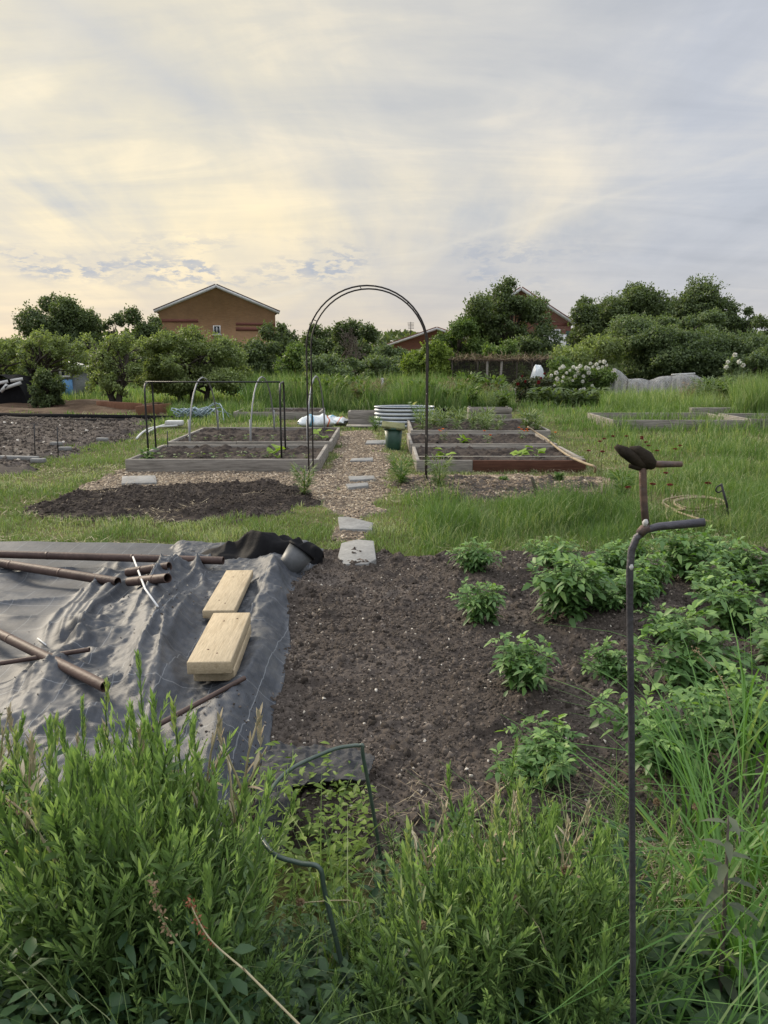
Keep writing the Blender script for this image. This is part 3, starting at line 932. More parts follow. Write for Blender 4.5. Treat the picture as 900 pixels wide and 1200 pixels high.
tag(b.build('white_cane', MA['white'], smooth=True), 'thin white stick lying on the membrane beside the pipe stubs', 'stick')
b = MB(); b.tube([onmem(44, 748, .01), onmem(54, 756, .012)], .004, 5)
tag(b.build('white_twig', MA['white'], smooth=True), 'tiny white twig on the membrane above the diagonal pipe', 'twig')

def plank(label, pa, pb, w, th, z0, mat=MA['newwood'], roll=0.0):
    a = G(*pa, z0); c = G(*pb, z0)
    root = thing('wooden_plank', label, 'plank', (*((a + c) / 2)[:2], z0))
    b = MB(); b.beam(a, c, w, th, (0, 0, 1))
    b.build('board', mat, root, bevel=.005)
    d = norm(c - a); sd = np.cross(d, [0, 0, 1]); n = np.cross(sd, d)
    for f, s in ((.15, .1), (.22, -.15), (.8, -.1), (.85, .22)):
        q = a + (c - a) * f + sd * w * s + n * th * .5
        k = MB(); k.tube([q - n * .004, q + n * .001], .0045, 8)
        k.build('knot', MA['redwood'], root)
    return root
def plz(px, py):
    p = onmem(px, py, 0); return p[2]
z1 = max(plz(x, y) for x, y in ((260, 715), (262, 697), (284, 678))) + .018
plank('pale sawn plank lying alone on the membrane, farther from the camera', (256, 720), (281, 672), .165, .045, z1 + .02)
z2 = max(plz(x, y) for x, y in ((245, 780), (258, 755), (272, 730))) + .035
plank('pale sawn plank at the bottom of the nearer pair', (251, 792), (274, 737), .17, .05, z2 + .015)
plank('pale sawn plank on top of the nearer pair', (245, 783), (272, 724), .18, .055, z2 + .0695)

# bunched black sheeting at the far corner of the membrane
cx, cy = G(296, 668)[:2]
X, Y, F = grid(150, 70, cx - .62, cx + .5, cy - .16, cy + .3)
e = np.clip(1 - ((X - cx + .03) / .56) ** 2 - ((Y - cy - .06) / .21) ** 2, 0, 1)
wx = X + .12 * (fbm(X * 4, Y * 4, 91, 3) - .5); wy = Y + .1 * (fbm(X * 4, Y * 4, 92, 3) - .5)
rdg = 1 - np.abs(vnoise(wx * 4.2 + wy * 2, wy * 5, 93) - .5) * 2.2 + .35 * (.5 - np.abs(vnoise(wx * 9 - wy * 5, wy * 9, 95) - .5) * 2)
Z = .03 + e ** .45 * (.07 + .19 * rdg * sstep(-.6, .3, X - cx) + .07 * sstep(-.2, .25, X - cx)) + (vnoise(X * 15, Y * 15, 94) - .5) * .012
keep = (e.ravel()[F] > .01).any(1)
b = MB(); b.add(np.stack([X, Y, Z], -1), F[keep])
o = b.build('bunched_sheeting', MA['blackplastic'], smooth=True)
tag(o, 'crumpled black plastic sheeting bunched up at the far corner of the membrane', 'plastic sheeting')
# grey plant pot lying beside it
pc = G(347, 662, .12)
root = thing('plant_pot', 'dark grey plastic pot tipped over beside the bunched black sheeting', 'pot', (pc[0], pc[1], 0))
R = Matrix.Rotation(math.radians(38), 3, 'Y') @ Matrix.Rotation(math.radians(-20), 3, 'X')
b = MB(); b.lathe([(.0, -.12), (.07, -.12), (.095, .1), (.085, .1), (.062, -.1), (0, -.1)], 24, pc + np.array([-.02, 0, .02]), np.array(R))
b.build('pot_wall', surf('grey_pot', (.07, .075, .08), (.12, .125, .13), 4, .5, .1, 40, .4), root, smooth=True)
b = MB(); b.lathe([(.085, .088), (.104, .088), (.104, .106), (.085, .106), (.085, .088)], 24, pc + np.array([-.02, 0, .02]), np.array(R))
b.build('rim', MA['blackplastic'], root)

# ------------------------------------------------------------------ stepping slabs
def slab(label, pts, th=.02, mat=MA['slab'], z=.02):
    p = np.array([G(x, y, z + th)[:2] for x, y in pts]); c = p.mean(0)
    n = len(p)
    b = MB(); V = np.concatenate([np.c_[p, np.full(n, z - .03)], np.c_[p, np.full(n, z + th) + rng.normal(0, .003, n)]])
    b.add(V, [list(range(n, 2 * n))] + [[i, (i + 1) % n, n + (i + 1) % n, n + i] for i in range(n)])
    o = b.build('stepping_slab', mat)
    m = o.modifiers.new('bev', 'BEVEL'); m.width = .006; m.segments = 2
    return tag(o, label, 'paving slab')
slab('angular pale stone slab in the path, second nearest to the soil bed', [(396, 606), (408, 605), (437, 612), (436, 620), (398, 619)])
slab('pale slab at the near end of the chip path, touching the soil bed', [(400, 636), (418, 632), (438, 633), (441, 655), (430, 661), (402, 661), (396, 650)], z=.055)
slab('narrow slab in the path, nearer of a close pair', [(405, 567), (431, 565), (432, 569), (408, 571)])
slab('narrow slab in the path, farther of a close pair', [(408, 558), (438, 557), (440, 561), (410, 562.5)])
slab('thin slab across the path between the raised beds', [(412, 537), (437, 536), (437, 539.5), (410, 540)])
slab('thin slab across the path beside the green bin', [(430, 516), (452, 515.5), (452, 519), (428, 519.5)])
slab('pale flat slab on the chips before the left raised bed', [(143, 558), (182, 557), (184, 565), (142, 566)])

# ------------------------------------------------------------------ raised beds
def raised_bed(label, x0, x1, y0, y1, h=.16, th=.045, front=MA['oldwood'], soilz=.7, matsoil='darksoil', joints=(), side=True):
    root = thing('raised_bed', label, 'raised bed', ((x0 + x1) / 2, (y0 + y1) / 2, 0))
    j = lambda: rng.uniform(-.008, .008)
    cuts = [x0, *joints, x1]
    for k in range(len(cuts) - 1):
        b = MB(); b.box(((cuts[k] + cuts[k + 1]) / 2, y0 + j(), h / 2 - .02 + j()), (cuts[k + 1] - cuts[k] - .004, th, h + .04)); b.build('front_board', front if k == len(cuts) - 2 else MA['oldwood'], root, bevel=.004)
    b = MB(); b.box(((x0 + x1) / 2, y1, h / 2 - .02 + j()), (x1 - x0, th, h + .04)); b.build('rear_board', MA['oldwood'], root, bevel=.004)
    for x in (x0 + th / 2, x1 - th / 2):
        b = MB(); b.box((x, (y0 + y1) / 2, h / 2 - .017 + j()), (th, y1 - y0 - th - .006, h + .035)); b.build('side_board', MA['oldwood'], root, bevel=.004)
    X, Y, F = grid(int((x1 - x0) / .02), int((y1 - y0) / .03), x0 + th, x1 - th, y0 + th / 2, y1 - th / 2)
    Z = h * soilz + (fbm(X * 2, Y * 2, int(x0 * 9) + 60, 3) - .5) * .05 + np.maximum(fbm(X * 11, Y * 11, 62, 3) - .5, 0) * .16
    b = MB(); b.add(np.stack([X, Y, Z], -1), F); b.build('soil', MA[matsoil], root, smooth=True)
    return root
def chipline(x0, x1, y, h): pass
xa = G(145, 556)[0]; 
raised_bed('long grey timber raised bed under the black tube frame, nearest on the left', -3.34, -.84, 9.85, 11.55, .17)
raised_bed('grey timber raised bed behind the first left one, under the pale hoops', -3.38, -.82, 11.95, 14.3, .17, joints=(-2.3,))
raised_bed('timber raised bed with stained reddish front board, nearest on the right', .42, 2.62, 9.9, 11.4, .16, front=MA['redwood'], joints=(1.15,))
raised_bed('timber raised bed with two flowering marigold clumps, middle of the right row', .40, 2.66, 11.75, 13.35, .16, joints=(1.35,))
raised_bed('timber raised bed full of onions and leafy vegetables, farthest of the right row', .48, 2.98, 13.75, 16.2, .17, joints=(1.1, 1.8))
raised_bed('low timber frame in the grass behind the left hoops', -3.55, -1.5, 18.2, 19.6, .17)
raised_bed('long weathered raised bed in the right meadow', 4.62, 7.35, 15.6, 17.5, .2, soilz=.2, matsoil='drysoil')
raised_bed('weathered raised bed cut off by the right edge of the meadow', 7.55, 9.2, 15.9, 17.4, .2, soilz=.2, matsoil='drysoil')

# ------------------------------------------------------------------ hoops and tube frame over the left beds
def arc_hoop(x0, y0, x1, y1, zb, ztop, r, mat, rad=None, seg=9, n=14):
    """upright hoop between two ground points with a rounded top"""
    a = np.array([x0, y0]); c = np.array([x1, y1]); L = np.linalg.norm(c - a); R = rad or L / 2
    P = []
    d = (c - a) / L
    P.append([*a, zb]); P.append([*a, (zb + ztop - R) / 2])
    for i in range(n + 1):
        th = PI - PI * i / n
        if R < L / 2 - .001:
            q = a + d * (R + R * math.cos(th)) if th > PI / 2 else c - d * (R - R * math.cos(th))
        else:
            q = a + d * (L / 2 + R * math.cos(th))
        P.append([*q, ztop - R + R * math.sin(th)])
    P.append([*c, (zb + ztop - R) / 2]); P.append([*c, zb])
    b = MB(); b.tube(P, r, seg)
    return b

root = thing('tube_frame', 'black tubular frame with one long top bar over the nearest left bed', 'plant frame', (-2.1, 10.6, 0))
ends = []
for (pa, pb) in (((172, 541), (184, 529)), ((329, 541), (334, 529))):
    a = G(*pa, .1); c = G(*pb, .1)
    lean = np.array([(-.09 if pa[0] < 200 else .0), 0])
    ztop = 1.12
    b = arc_hoop(a[0] + lean[0] * .0, 10.25, c[0] + .02, 11.15, .05, ztop, .013, None, rad=.16)
    b.build('end_hoop', MA['black'], root, smooth=True)
    ends.append(((a[0] + c[0]) / 2, 10.7, ztop))
b = MB(); b.tube([np.array(ends[0]) + [0, -.1, .012], np.array(ends[1]) + [0, -.1, .012]], .011, 8); b.build('top_bar', MA['black'], root, smooth=True)

hp = [((219, 518), (252, 503)), ((293, 517), (319, 503)), ((360, 517), (379, 503))]
proto = None
for k, (pa, pb) in enumerate(hp):
    a = G(*pa, .17); c = G(*pb, .17)
    lab = ['pale grey hoop over the second left bed, leftmost of three', 'pale grey hoop over the second left bed, middle of three', 'pale grey hoop close beside the black garden arch, rightmost of three'][k]
    root = thing('bed_hoop', lab, 'hoop', (a[0], 12.3, 0), 'pale hoops over the left bed')
    b = arc_hoop(a[0], 12.05, c[0], 14.2, .1, 1.12 + .01 * k, .012, None)
    b.build('hoop_tube', MA['greytube'], root, smooth=True)
    for q in ((a[0], 12.05), (c[0], 14.2)):
        b = MB(); b.tube([[q[0], q[1], -.05], [q[0], q[1], .5]], .016, 9)
        b.build('ground_sleeve', MA['greytube'], root, smooth=True)

# garden arch: two hoops joined by rungs
root = thing('garden_arch', 'tall dark metal garden arch standing over the chip path', 'garden arch', (-.2, 9.3, 0))
aL, aR = G(362, 566), G(500, 569)
def archpts(xl, xr_, y, ztop):
    R = (xr_ - xl) / 2; zs = ztop - R
    P = [[xl, y, -.1], [xl, y, zs * .33], [xl, y, zs * .66]]
    n = 26
    P += [[(xl + xr_) / 2 - R * math.cos(PI * i / n), y, zs + R * math.sin(PI * i / n)] for i in range(n + 1)]
    P += [[xr_, y, zs * .66], [xr_, y, zs * .33], [xr_, y, -.1]]
    return np.array(P)
zt = D(427, 335, 9.1)[2]
ya, yb = 9.05, 9.5
A1 = archpts(aL[0] - .0, aR[0] + .01, ya, zt); A2 = archpts(aL[0] + .01, aR[0] + .02, yb, zt + .0)
for A in (A1, A2):
    b = MB(); b.tube(A, .0095, 8); b.build('hoop', MA['archmetal'], root, smooth=True)
for k in (1, 2, 7, 15, 22, 30, 31):
    b = MB(); b.tube([A1[k], A2[k]], .005, 6); b.build('rung', MA['archmetal'], root, smooth=True)

# ------------------------------------------------------------------ oval steel planter, bin, tub, sacks
pb = G(474, 501)
root = thing('steel_planter', 'oval corrugated steel planter with white and blue grey bands', 'planter', (pb[0], pb[1] + .25, 0))
rx, ry_, hh = .62, .36, .40
prof = [(1.0, 0)]
bands = 5
mw, mb_ = MB(), MB()
cpos = np.array([pb[0], pb[1] + .25, 0])
for k in range(bands):
    z0 = .01 + k * hh / bands; z1_ = z0 + hh / bands
    zz = np.linspace(z0, z0 + hh / bands * .58, 5)
    mw.lathe([(1 + .03 * math.sin(PI * (q - zz[0]) / (zz[-1] - zz[0])), q) for q in zz], 40, cpos, None, rx, ry_)
    zz = np.linspace(z0 + hh / bands * .58, z1_, 4)
    mb_.lathe([(1 - .03 * math.sin(PI * (q - zz[0]) / (zz[-1] - zz[0])), q) for q in zz], 40, cpos, None, rx, ry_)
mw.build('steel_wall', MA['galv'], root, smooth=True)
mb_.build('groove_band', MA['bluestripe'], root, smooth=True)
b = MB(); b.lathe([(.98, hh + .01), (1.03, hh + .01), (1.03, hh + .03), (.98, hh + .03), (.98, hh + .01)], 40, cpos, None, rx, ry_); b.build('rim', MA['galv'], root)
b = MB(); b.lathe([(.98, .04), (.985, hh + .01)], 40, cpos, None, rx, ry_); b.lathe([(.0, hh * .62), (.99, hh * .62)], 40, cpos, None, rx, ry_); b.build('soil', MA['darksoil'], root)

pb = G(461, 527)
root = thing('garden_bin', 'dark green plastic bin with mossy board on top, beside the path', 'bin', pb)
b = MB(); b.lathe([(0, 0), (.108, 0), (.113, .01), (.148, .35), (.138, .35), (.106, .02), (0, .02)], 28, pb); b.build('bin_wall', MA['binplastic'], root, smooth=True)
b = MB(); b.lathe([(.143, .32), (.16, .325), (.163, .36), (.14, .36)], 28, pb); b.build('rim', MA['binplastic'], root)
b = MB(); b.box(pb + np.array([0, -.01, .385]), (.37, .3, .04), np.array(Matrix.Rotation(.12, 3, 'Y') @ Matrix.Rotation(.2, 3, 'X'))); b.build('cover_board', MA['moss'], root, bevel=.012)

pb = G(521, 489, .17)
root = thing('black_tub', 'round black tub lying on its side behind the right beds', 'tub', (pb[0], pb[1], 0))
Rt = np.array(Matrix.Rotation(math.radians(12), 3, 'Z') @ Matrix.Rotation(math.radians(84), 3, 'X'))
b = MB(); b.lathe([(0, -.3), (.14, -.3), (.19, .2), (.172, .2), (.13, -.27), (0, -.27)], 28, pb, Rt); b.build('tub_wall', MA['blackplastic'], root, smooth=True)
b = MB(); b.lathe([(.175, .19), (.205, .19), (.205, .215), (.175, .215), (.175, .19)], 28, pb, Rt); b.build('rim', MA['blackplastic'], root)

def sack(label, px, py, sx, sy, sz, rz, mats, band=True):
    c = G(px, py); c[2] = 0
    root = thing('compost_sack', label, 'sack', c)
    Rz = np.array(Matrix.Rotation(rz, 3, 'Z'))
    u = np.linspace(0, 1, 26); v = np.linspace(0, 2 * PI, 22, endpoint=False)
    V = []
    for a in u:
        pr = max(.02, (1 - abs(2 * a - 1) ** 3.2)) ** .5
        wv = .8 + .2 * pr
        for q in v:
            V.append([(a - .5) * sx + .02 * math.sin(3 * q), math.cos(q) * sy / 2 * wv, sz / 2 + math.sin(q) * sz / 2 * pr])
    V = np.array(V)
    V[:, 2] += (fbm(V[:, 0] * 7 + px, V[:, 1] * 7, 7, 3) - .5) * .16 * np.clip(V[:, 2] / sz, 0, 1)
    W_ = V @ Rz.T + c
    n = 22
    def faces(i0, i1): return np.array([[i * n + k, i * n + (k + 1) % n, (i + 1) * n + (k + 1) % n, (i + 1) * n + k] for i in range(i0, i1) for k in range(n)])
    b = MB(); b.add(W_, faces(0, 25)); b.build('sack_body', mats[0], root, smooth=True)
    if band:
        W2 = ((V - [0, 0, sz / 2]) * [1, 1.03, 1.05] + [0, 0, sz / 2]) @ Rz.T + c
        f_ = faces(8, 10); u_, iv = np.unique(f_, return_inverse=True); b = MB(); b.add(W2[u_], iv.reshape(f_.shape)); b.build('blue_print', MA['bagblue'], root, smooth=True)
        f_ = faces(20, 21); u_, iv = np.unique(f_, return_inverse=True); b = MB(); b.add(W2[u_], iv.reshape(f_.shape)); b.build('orange_print', MA['orange'], root, smooth=True)
sack('white and blue plastic compost sack lying left of the timber box', 371, 502, .75, .5, .26, .12, (MA['bag'],))
sack('white sack with its end tucked behind the first sack', 394, 498, .5, .42, .18, -.5, (MA['bag'],))

# old timber box behind the path
c = G(425, 499)
root = thing('timber_box', 'grey brown timber box of stacked boards at the head of the path', 'timber box', c)
for k in range(2):
    for (dy, L) in ((0, .62), (.5, .62)):
        b = MB(); b.box(c + np.array([0, dy, .075 + .15 * k]), (L, .05, .145)); b.build('board', MA['oldwood'], root, bevel=.005)
    for dx_ in (-.29, .29):
        b = MB(); b.box(c + np.array([dx_, .25, .075 + .15 * k]), (.05, .44, .145)); b.build('end_board', MA['oldwood'], root, bevel=.005)
b = MB(); b.box(c + np.array([.02, -.32, .03]), (.7, .42, .03)); tag(b.build('loose_board', MA['oldwood'], bevel=.004), 'grey loose board on the ground before the timber box', 'board')
c = G(512, 497)
b = MB(); b.box(c + np.array([-.35, .3, .12]), (1.1, .05, .24)); tag(b.build('timber_board', MA['oldwood'], bevel=.004), 'grey board on edge behind the vegetables, beside the black tub', 'board')

# slatted grey crate planter
c = G(575, 503)
root = thing('slatted_planter', 'grey slatted wooden planter standing behind the vegetable bed', 'planter', (c[0], c[1] + .2, 0))
cy0 = 16.9; zt_ = D(575, 478, cy0)[2]; cx0 = D(575, 480, cy0)[0]; wv = 50 / 900 * cy0
for k in range(4):
    b = MB(); b.box((cx0, cy0, zt_ - .06 - k * .115), (wv, .025, .095)); b.build('slat', MA['oldwood'], root, bevel=.003)
    b = MB(); b.box((cx0, cy0 + .45, zt_ - .06 - k * .115), (wv, .025, .095)); b.build('slat', MA['oldwood'], root, bevel=.003)
    for s in (-1, 1):
        b = MB(); b.box((cx0 + s * (wv / 2 - .012), cy0 + .225, zt_ - .06 - k * .115), (.025, .42, .095)); b.build('slat', MA['oldwood'], root, bevel=.003)
for s in (-1, 1):
    for dy in (.03, .42):
        b = MB(); b.box((cx0 + s * (wv / 2 - .05), cy0 + dy, zt_ / 2), (.05, .04, zt_ + .02)); b.build('leg', MA['oldwood'], root, bevel=.003)
b = MB(); b.box((cx0, cy0 + .225, zt_ - .1), (wv - .06, .4, .02)); b.build('soil', MA['darksoil'], root)

# ------------------------------------------------------------------ foreground rod
root = thing('metal_stake', 'tall rusty metal stake with two side arms in the right foreground', 'metal stake', (0, 0, 0))
Yr = 1.12
q = lambda x, y, dy=0: D(x, y, Yr + dy)
lowx = q(742, 1200)
base = np.array([lowx[0] + .008, Yr, -.1])
P = [base, lowx, q(741, 1000), q(740, 850), q(738, 720), q(738, 670), q(740, 645), q(746, 630), q(757, 621), q(772, 617), q(800, 614.5), q(825, 612)]
b = MB(); b.tube(P, [.0052] * 5 + [.0056] * 4 + [.0062, .0066, .0066], 12); b.build('stake_rod', MA['steel'], root, smooth=True)
b = MB(); b.tube([q(757, 617), q(754.5, 590), q(753.5, 565), q(753, 540)], .0056, 12); b.build('upper_rod', MA['rust'], root, smooth=True)
b = MB(); b.tube([q(754, 543), q(772, 544), q(788, 544), q(799, 544)], [.005, .0052, .0045, .0042], 10); b.build('cross_arm', MA['rust'], root, smooth=True)
b = MB()
b.tube([q(722, 523), q(731, 529), q(742, 536), q(752, 543), q(760, 547)], [.004, .0085, .010, .009, .005], 10)
b.tube([q(738, 526), q(746, 528), q(756, 536), q(763, 545), q(765, 549)], [.004, .0085, .0115, .0095, .004], 10)
b.tube([q(737, 546), q(748, 547), q(760, 546)], [.003, .006, .005], 8)
b.build('gnarled_top', MA['oldstub'], root, smooth=True)
for nm, (x, y), r in (('weld_bead', (756, 612), .0072), ('paint_fleck', (739.2, 664), .0064)):
    b = MB(); c = q(x, y, -.002); b.lathe([(0, -r), (r * .7, -r * .7), (r, 0), (r * .7, r * .7), (0, r)], 12, c, None, .62, .9); b.build(nm, MA['offwhite'], root, smooth=True)
b = MB(); b.tube([q(749.5, 626, -.001), q(754, 620, -.001), q(760, 617.5, -.001)], .0068, 10); b.build('rusty_joint', MA['rust'], root, smooth=True)

# green hoop plant support
zr = .47
ring = [G(x, y, zr) for x, y in ((425, 874), (421, 873.6), (412, 874), (386, 880), (332, 908), (303, 960), (318, 998), (350, 1011), (374, 1017))]
def smooth_path(P, k=4):
    P = np.array(P, float); n = len(P)
    out = []
    for i in range(n - 1):
        p0, p1, p2, p3 = P[max(i - 1, 0)], P[i], P[i + 1], P[min(i + 2, n - 1)]
        for s in np.arange(k) / k:
            out.append(.5 * ((2 * p1) + (-p0 + p2) * s + (2 * p0 - 5 * p1 + 4 * p2 - p3) * s * s + (-p0 + 3 * p1 - 3 * p2 + p3) * s ** 3))
    out.append(P[-1]); return np.array(out)
fr, rr = ring[-1], ring[0]
legr = [np.array([rr[0] + (D(450, 1056, rr[1])[0] - rr[0]) * 1.25, rr[1] + .02, -.05])]
fl = D(410, 1170, fr[1])
fl2 = fr + (fl - fr) * (fr[2] + .05) / (fr[2] - fl[2])
path = [legr[0], legr[0] * .35 + rr * .65 - [0, 0, .0], rr - [-.001, 0, .03], *ring[0:-1], ring[-1], fr + (fl2 - fr) * .12, fr + (fl2 - fr) * .5, fl2]
root = thing('plant_support', 'green coated wire half hoop plant support in the foreground weeds', 'plant support', (fl2[0], fl2[1], 0))
b = MB(); b.tube(smooth_path(path, 8), .0052, 10); b.build('wire_hoop', MA['greentube'], root, smooth=True)

# hook stake, wooden stub, hoses, thin canes
c = G(854, 608)
root = thing('hook_stake', 'short black hook stake beside the tan hose coil', 'hook stake', c)
Yh = c[1]
b = MB(); b.tube([[c[0] + .01, Yh, -.05], D(852, 592, Yh), D(845, 567, Yh)], .012, 8); b.build('post', MA['black'], root, smooth=True)
b = MB(); b.tube(smooth_path([D(846, 568, Yh), D(843, 569, Yh), D(840, 571, Yh), D(839, 575, Yh), D(842, 577, Yh), D(846, 575, Yh)], 4), .007, 7); b.build('hook', MA['black'], root, smooth=True)
a = G(630, 586)
b = MB(); b.tube([a + [0, 0, -.05], D(628, 575, a[1]), D(623, 559, a[1])], [.022, .022, .018], 6)
tag(b.build('wooden_stake', MA['bark']), 'short rough wooden stake leaning before the right raised bed', 'stake')

b = MB()
coil = []
for (cx_, cy_, ra, rb, z, k) in ((812, 590, 34, 9, .05, 14), (815, 589, 24, 6.5, .065, 14), (820, 591, 29, 8, .08, 10)):
    for i in range(k):
        th = 2 * PI * i / 14
        coil.append(G(cx_ + ra * math.cos(th) * (1 + .1 * math.sin(3 * th)), cy_ - rb * math.sin(th), z))
hz_ = [G(x, y, .03) for x, y in ((858, 598), (842, 594))]
b.tube(smooth_path(hz_ + coil + [G(790, 598, .06), G(815, 607, .07), G(835, 612, .08)], 4), .010, 7)
tag(b.build('garden_hose', MA['hose'], smooth=True), 'tan garden hose coiled loosely in the right hand grass', 'hose')
b = MB(); b.tube(smooth_path([G(x, y, z) for x, y, z in ((618, 500, .3), (630, 508, .2), (640, 514, .16), (652, 524, .17), (668, 535, .18), (686, 543, .17), (697, 547, .17), (697, 553, .06))], 4), .016, 7)
tag(b.build('garden_hose', MA['hose'], smooth=True), 'tan hose running along the side of the right raised beds', 'hose')
b = MB(); b.tube(smooth_path([G(x, y, .03) for x, y in ((776, 590), (782, 596), (780, 604), (784, 610))], 4), .012, 6)
tag(b.build('hose_end', MA['hose'], smooth=True), 'short loose length of tan hose left of the coil', 'hose')
b = MB(); b.tube(smooth_path([G(x, y, .04) for x, y in ((840, 577), (858, 576), (868, 574), (864, 580))], 4), .012, 6)
tag(b.build('hose_end', MA['hose'], smooth=True), 'loose pale hose end showing in the grass right of the hook stake', 'hose')

canes = [((40, 536), 498), ((65, 542), 502), (G, 0)]
for k, ((px, py), top) in enumerate((((41, 538), 497), ((68, 536), 500), ((197, 536), 505))):
    a = G(px, py); b = MB(); b.tube([a - [0, 0, .05], D(px - 1, top, a[1])], .008, 5)
    tag(b.build('thin_cane', MA['black']), ['thin dark cane in the left soil plot, leftmost of three', 'thin dark cane in the left soil plot, middle of three', 'thin dark cane beside the tube frame, rightmost of three'][k], 'cane', 'thin canes at the left')

# ================================================================== chips, crumbs, stones
def sample_area(n, x0, x1, y0, y1, r=rng):
    return r.uniform(x0, x1, n), r.uniform(y0, y1, n)

def scatter_chips(name, label, hf, x0, x1, y0, y1, n, L, mat, vfun, T=.25, sink=.0, dens=None):
    x, y = sample_area(n, x0, x1, y0, y1)
    z = hf(x, y)
    k = z > -.004
    if dens is not None: k &= rng.uniform(0, 1, n) < dens(x, y)
    x, y, z = x[k], y[k], z[k]; m = len(x)
    l = L[0] + (L[1] - L[0]) * rng.beta(1.1, 3.5, m)
    b = MB(); chipsat(b, np.stack([x, y, z + sink], 1), l, l * rng.uniform(.35, .8, m), l * T * rng.uniform(.5, 1.3, m), vfun(m))
    return stuff(b, name, mat, label)

scatter_chips('wood_chips', 'pale wood chips covering the garden path', hP, -4.2, .6, 5.4, 17, 90000, (.012, .055), MA['chips'], lambda m: rng.beta(1.5, 1.9, m), dens=lambda x, y: (hM(x, y) < .0) * 1.0)
scatter_chips('bark_chips', 'wood chips before the right hand raised beds', hP2, -.1, 3.2, 8.8, 10.3, 9000, (.015, .07), MA['chips'], lambda m: rng.beta(1.5, 2.2, m))
scatter_chips('soil_crumbs', 'crumbs and pale stone chips on the nearest soil bed', hN, -1.6, 4.6, 2.0, 5.9, 150000, (.004, .02), MA['debris'], lambda m: np.where(rng.uniform(0, 1, m) < .025, rng.uniform(.84, 1, m), rng.beta(1.2, 1.6, m) * .86), T=.5, sink=-.001)
scatter_chips('soil_clods', 'lumpy clods of earth on the nearest soil bed', hN, -1.6, 4.6, 2.0, 5.9, 36000, (.009, .042), MA['debris'], lambda m: rng.beta(1.3, 1.9, m) * .8, T=.55, sink=-.006,
              dens=lambda x, y: .12 + sstep(.42, .6, fbm(x * 1.6, y * 1.6, 301, 4)))
scatter_chips('compost_clods', 'dark crumbly clods on the left compost mound', hM, -4.4, -.4, 7.0, 9.4, 26000, (.008, .04), MA['clod'], lambda m: rng.beta(1.4, 2.2, m) * .97, T=.5, sink=-.003)
scatter_chips('field_clods', 'clods and stones on the left soil plot', hF, -16, -3.5, 10, 22, 26000, (.02, .085), MA['debris'], lambda m: np.where(rng.uniform(0, 1, m) < .02, rng.uniform(.88, 1, m), rng.beta(1.3, 1.8, m) * .8), T=.5, sink=-.004)
scatter_chips('strip_crumbs', 'crumbs and chips on the soil strip before the right beds', hR, -.1, 3.4, 7.8, 10, 14000, (.008, .05), MA['chips'], lambda m: rng.beta(1.1, 3, m), T=.3)

scatter_later()
# ================================================================== grass
def band_pts(n, y0, y1, power=1.6, spread=.60, off=1.2):
    """points denser towards the camera"""
    u = rng.uniform(0, 1, n)
    a, b_ = y0 ** (1 - power), y1 ** (1 - power)
    y = (a + (b_ - a) * u) ** (1 / (1 - power))
    x = rng.uniform(-1, 1, n) * (spread * y + off)
    return x, y

beds_xy = [(-3.36, -.82, 9.82, 11.58), (-3.4, -.8, 11.92, 14.33), (.40, 2.65, 9.87, 11.43), (.38, 2.69, 11.72, 13.4), (.46, 3.0, 13.7, 16.25)]
def free(x, y, lim=.004):
    k = np.ones(len(x), bool)
    for h in (hN, hM, hF, hP, hR, hP2, hO):
        k &= h(x, y) < lim
    for (a, b_, c, d) in beds_xy:
        k &= ~((x > a) & (x < b_) & (y > c) & (y < d))
    k &= ~((y < 5.68) & (x < xr(y)))
    return k
HOSEC = G(812, 592)
def bare(x, y):
    """worn ground round the hose coil and on the turf, less grass"""
    return 1 - .85 * np.exp(-(np.hypot((x - HOSEC[0] + .1) / .75, (y - HOSEC[1]) / .75)) ** 2)

x, y = band_pts(230000, 5.4, 30, 1.75)
k = free(x, y) & (rng.uniform(0, 1, len(x)) < bare(x, y)); x, y = x[k], y[k]
right = sstep(0.1, .5, x)
meadow = sstep(3.3, 4.4, x) * sstep(6.5, 8.5, y) * (1 + .8 * ((x > 4.6) & (y > 14.8) & (y < 17.4)))           # long grass at the right
strip = right * sstep(9.6, 8.3, y)                          # tufted strip between the beds
tuft = sstep(.38, .68, fbm(x * 2.2, y * 2.2, 401, 3))
leftlow = sstep(0, -.4, x)
hgt = .028 + .03 * tuft + strip * (.05 + .16 * tuft * sstep(5.6, 6.6, y)) + meadow * (.05 + .13 * tuft) + leftlow * .02 * tuft
hgt = hgt + sstep(14.5, 17, y) * .06 * tuft
n = len(x); hgt = hgt * rng.uniform(.5, 1.35, n)
wd = np.maximum(.0045, y * .00085) * rng.uniform(.7, 1.3, n)
patch = fbm(x * .9, y * .9, 402, 3)
dry = sstep(.45, .62, fbm(x * 1.5, y * 1.5, 403, 4))
var = np.clip(rng.beta(2, 2, n) * .7 + (patch - .5) * .7 + .12, 0, .8)
isdry = rng.uniform(0, 1, n) < dry * (.5 - .3 * strip - .2 * meadow) + .05
var = np.where(isdry, rng.uniform(.86, 1, n), var)
low = hgt < .09
for msk, nm, mt, lab in ((low, 'short_grass', MA['lawn'], 'short worn grass between the beds'), (~low, 'meadow_grass', MA['grass'], 'longer tufted grass on the right hand side')):
    b = MB(); m = int(msk.sum())
    zz = np.zeros(m)
    blades(b, np.stack([x[msk], y[msk], zz], 1), hgt[msk], wd[msk], rng.uniform(0, 2 * PI, m), rng.beta(2, 2.2, m) * 1.1, var[msk], 2)
    stuff(b, nm, mt, lab)

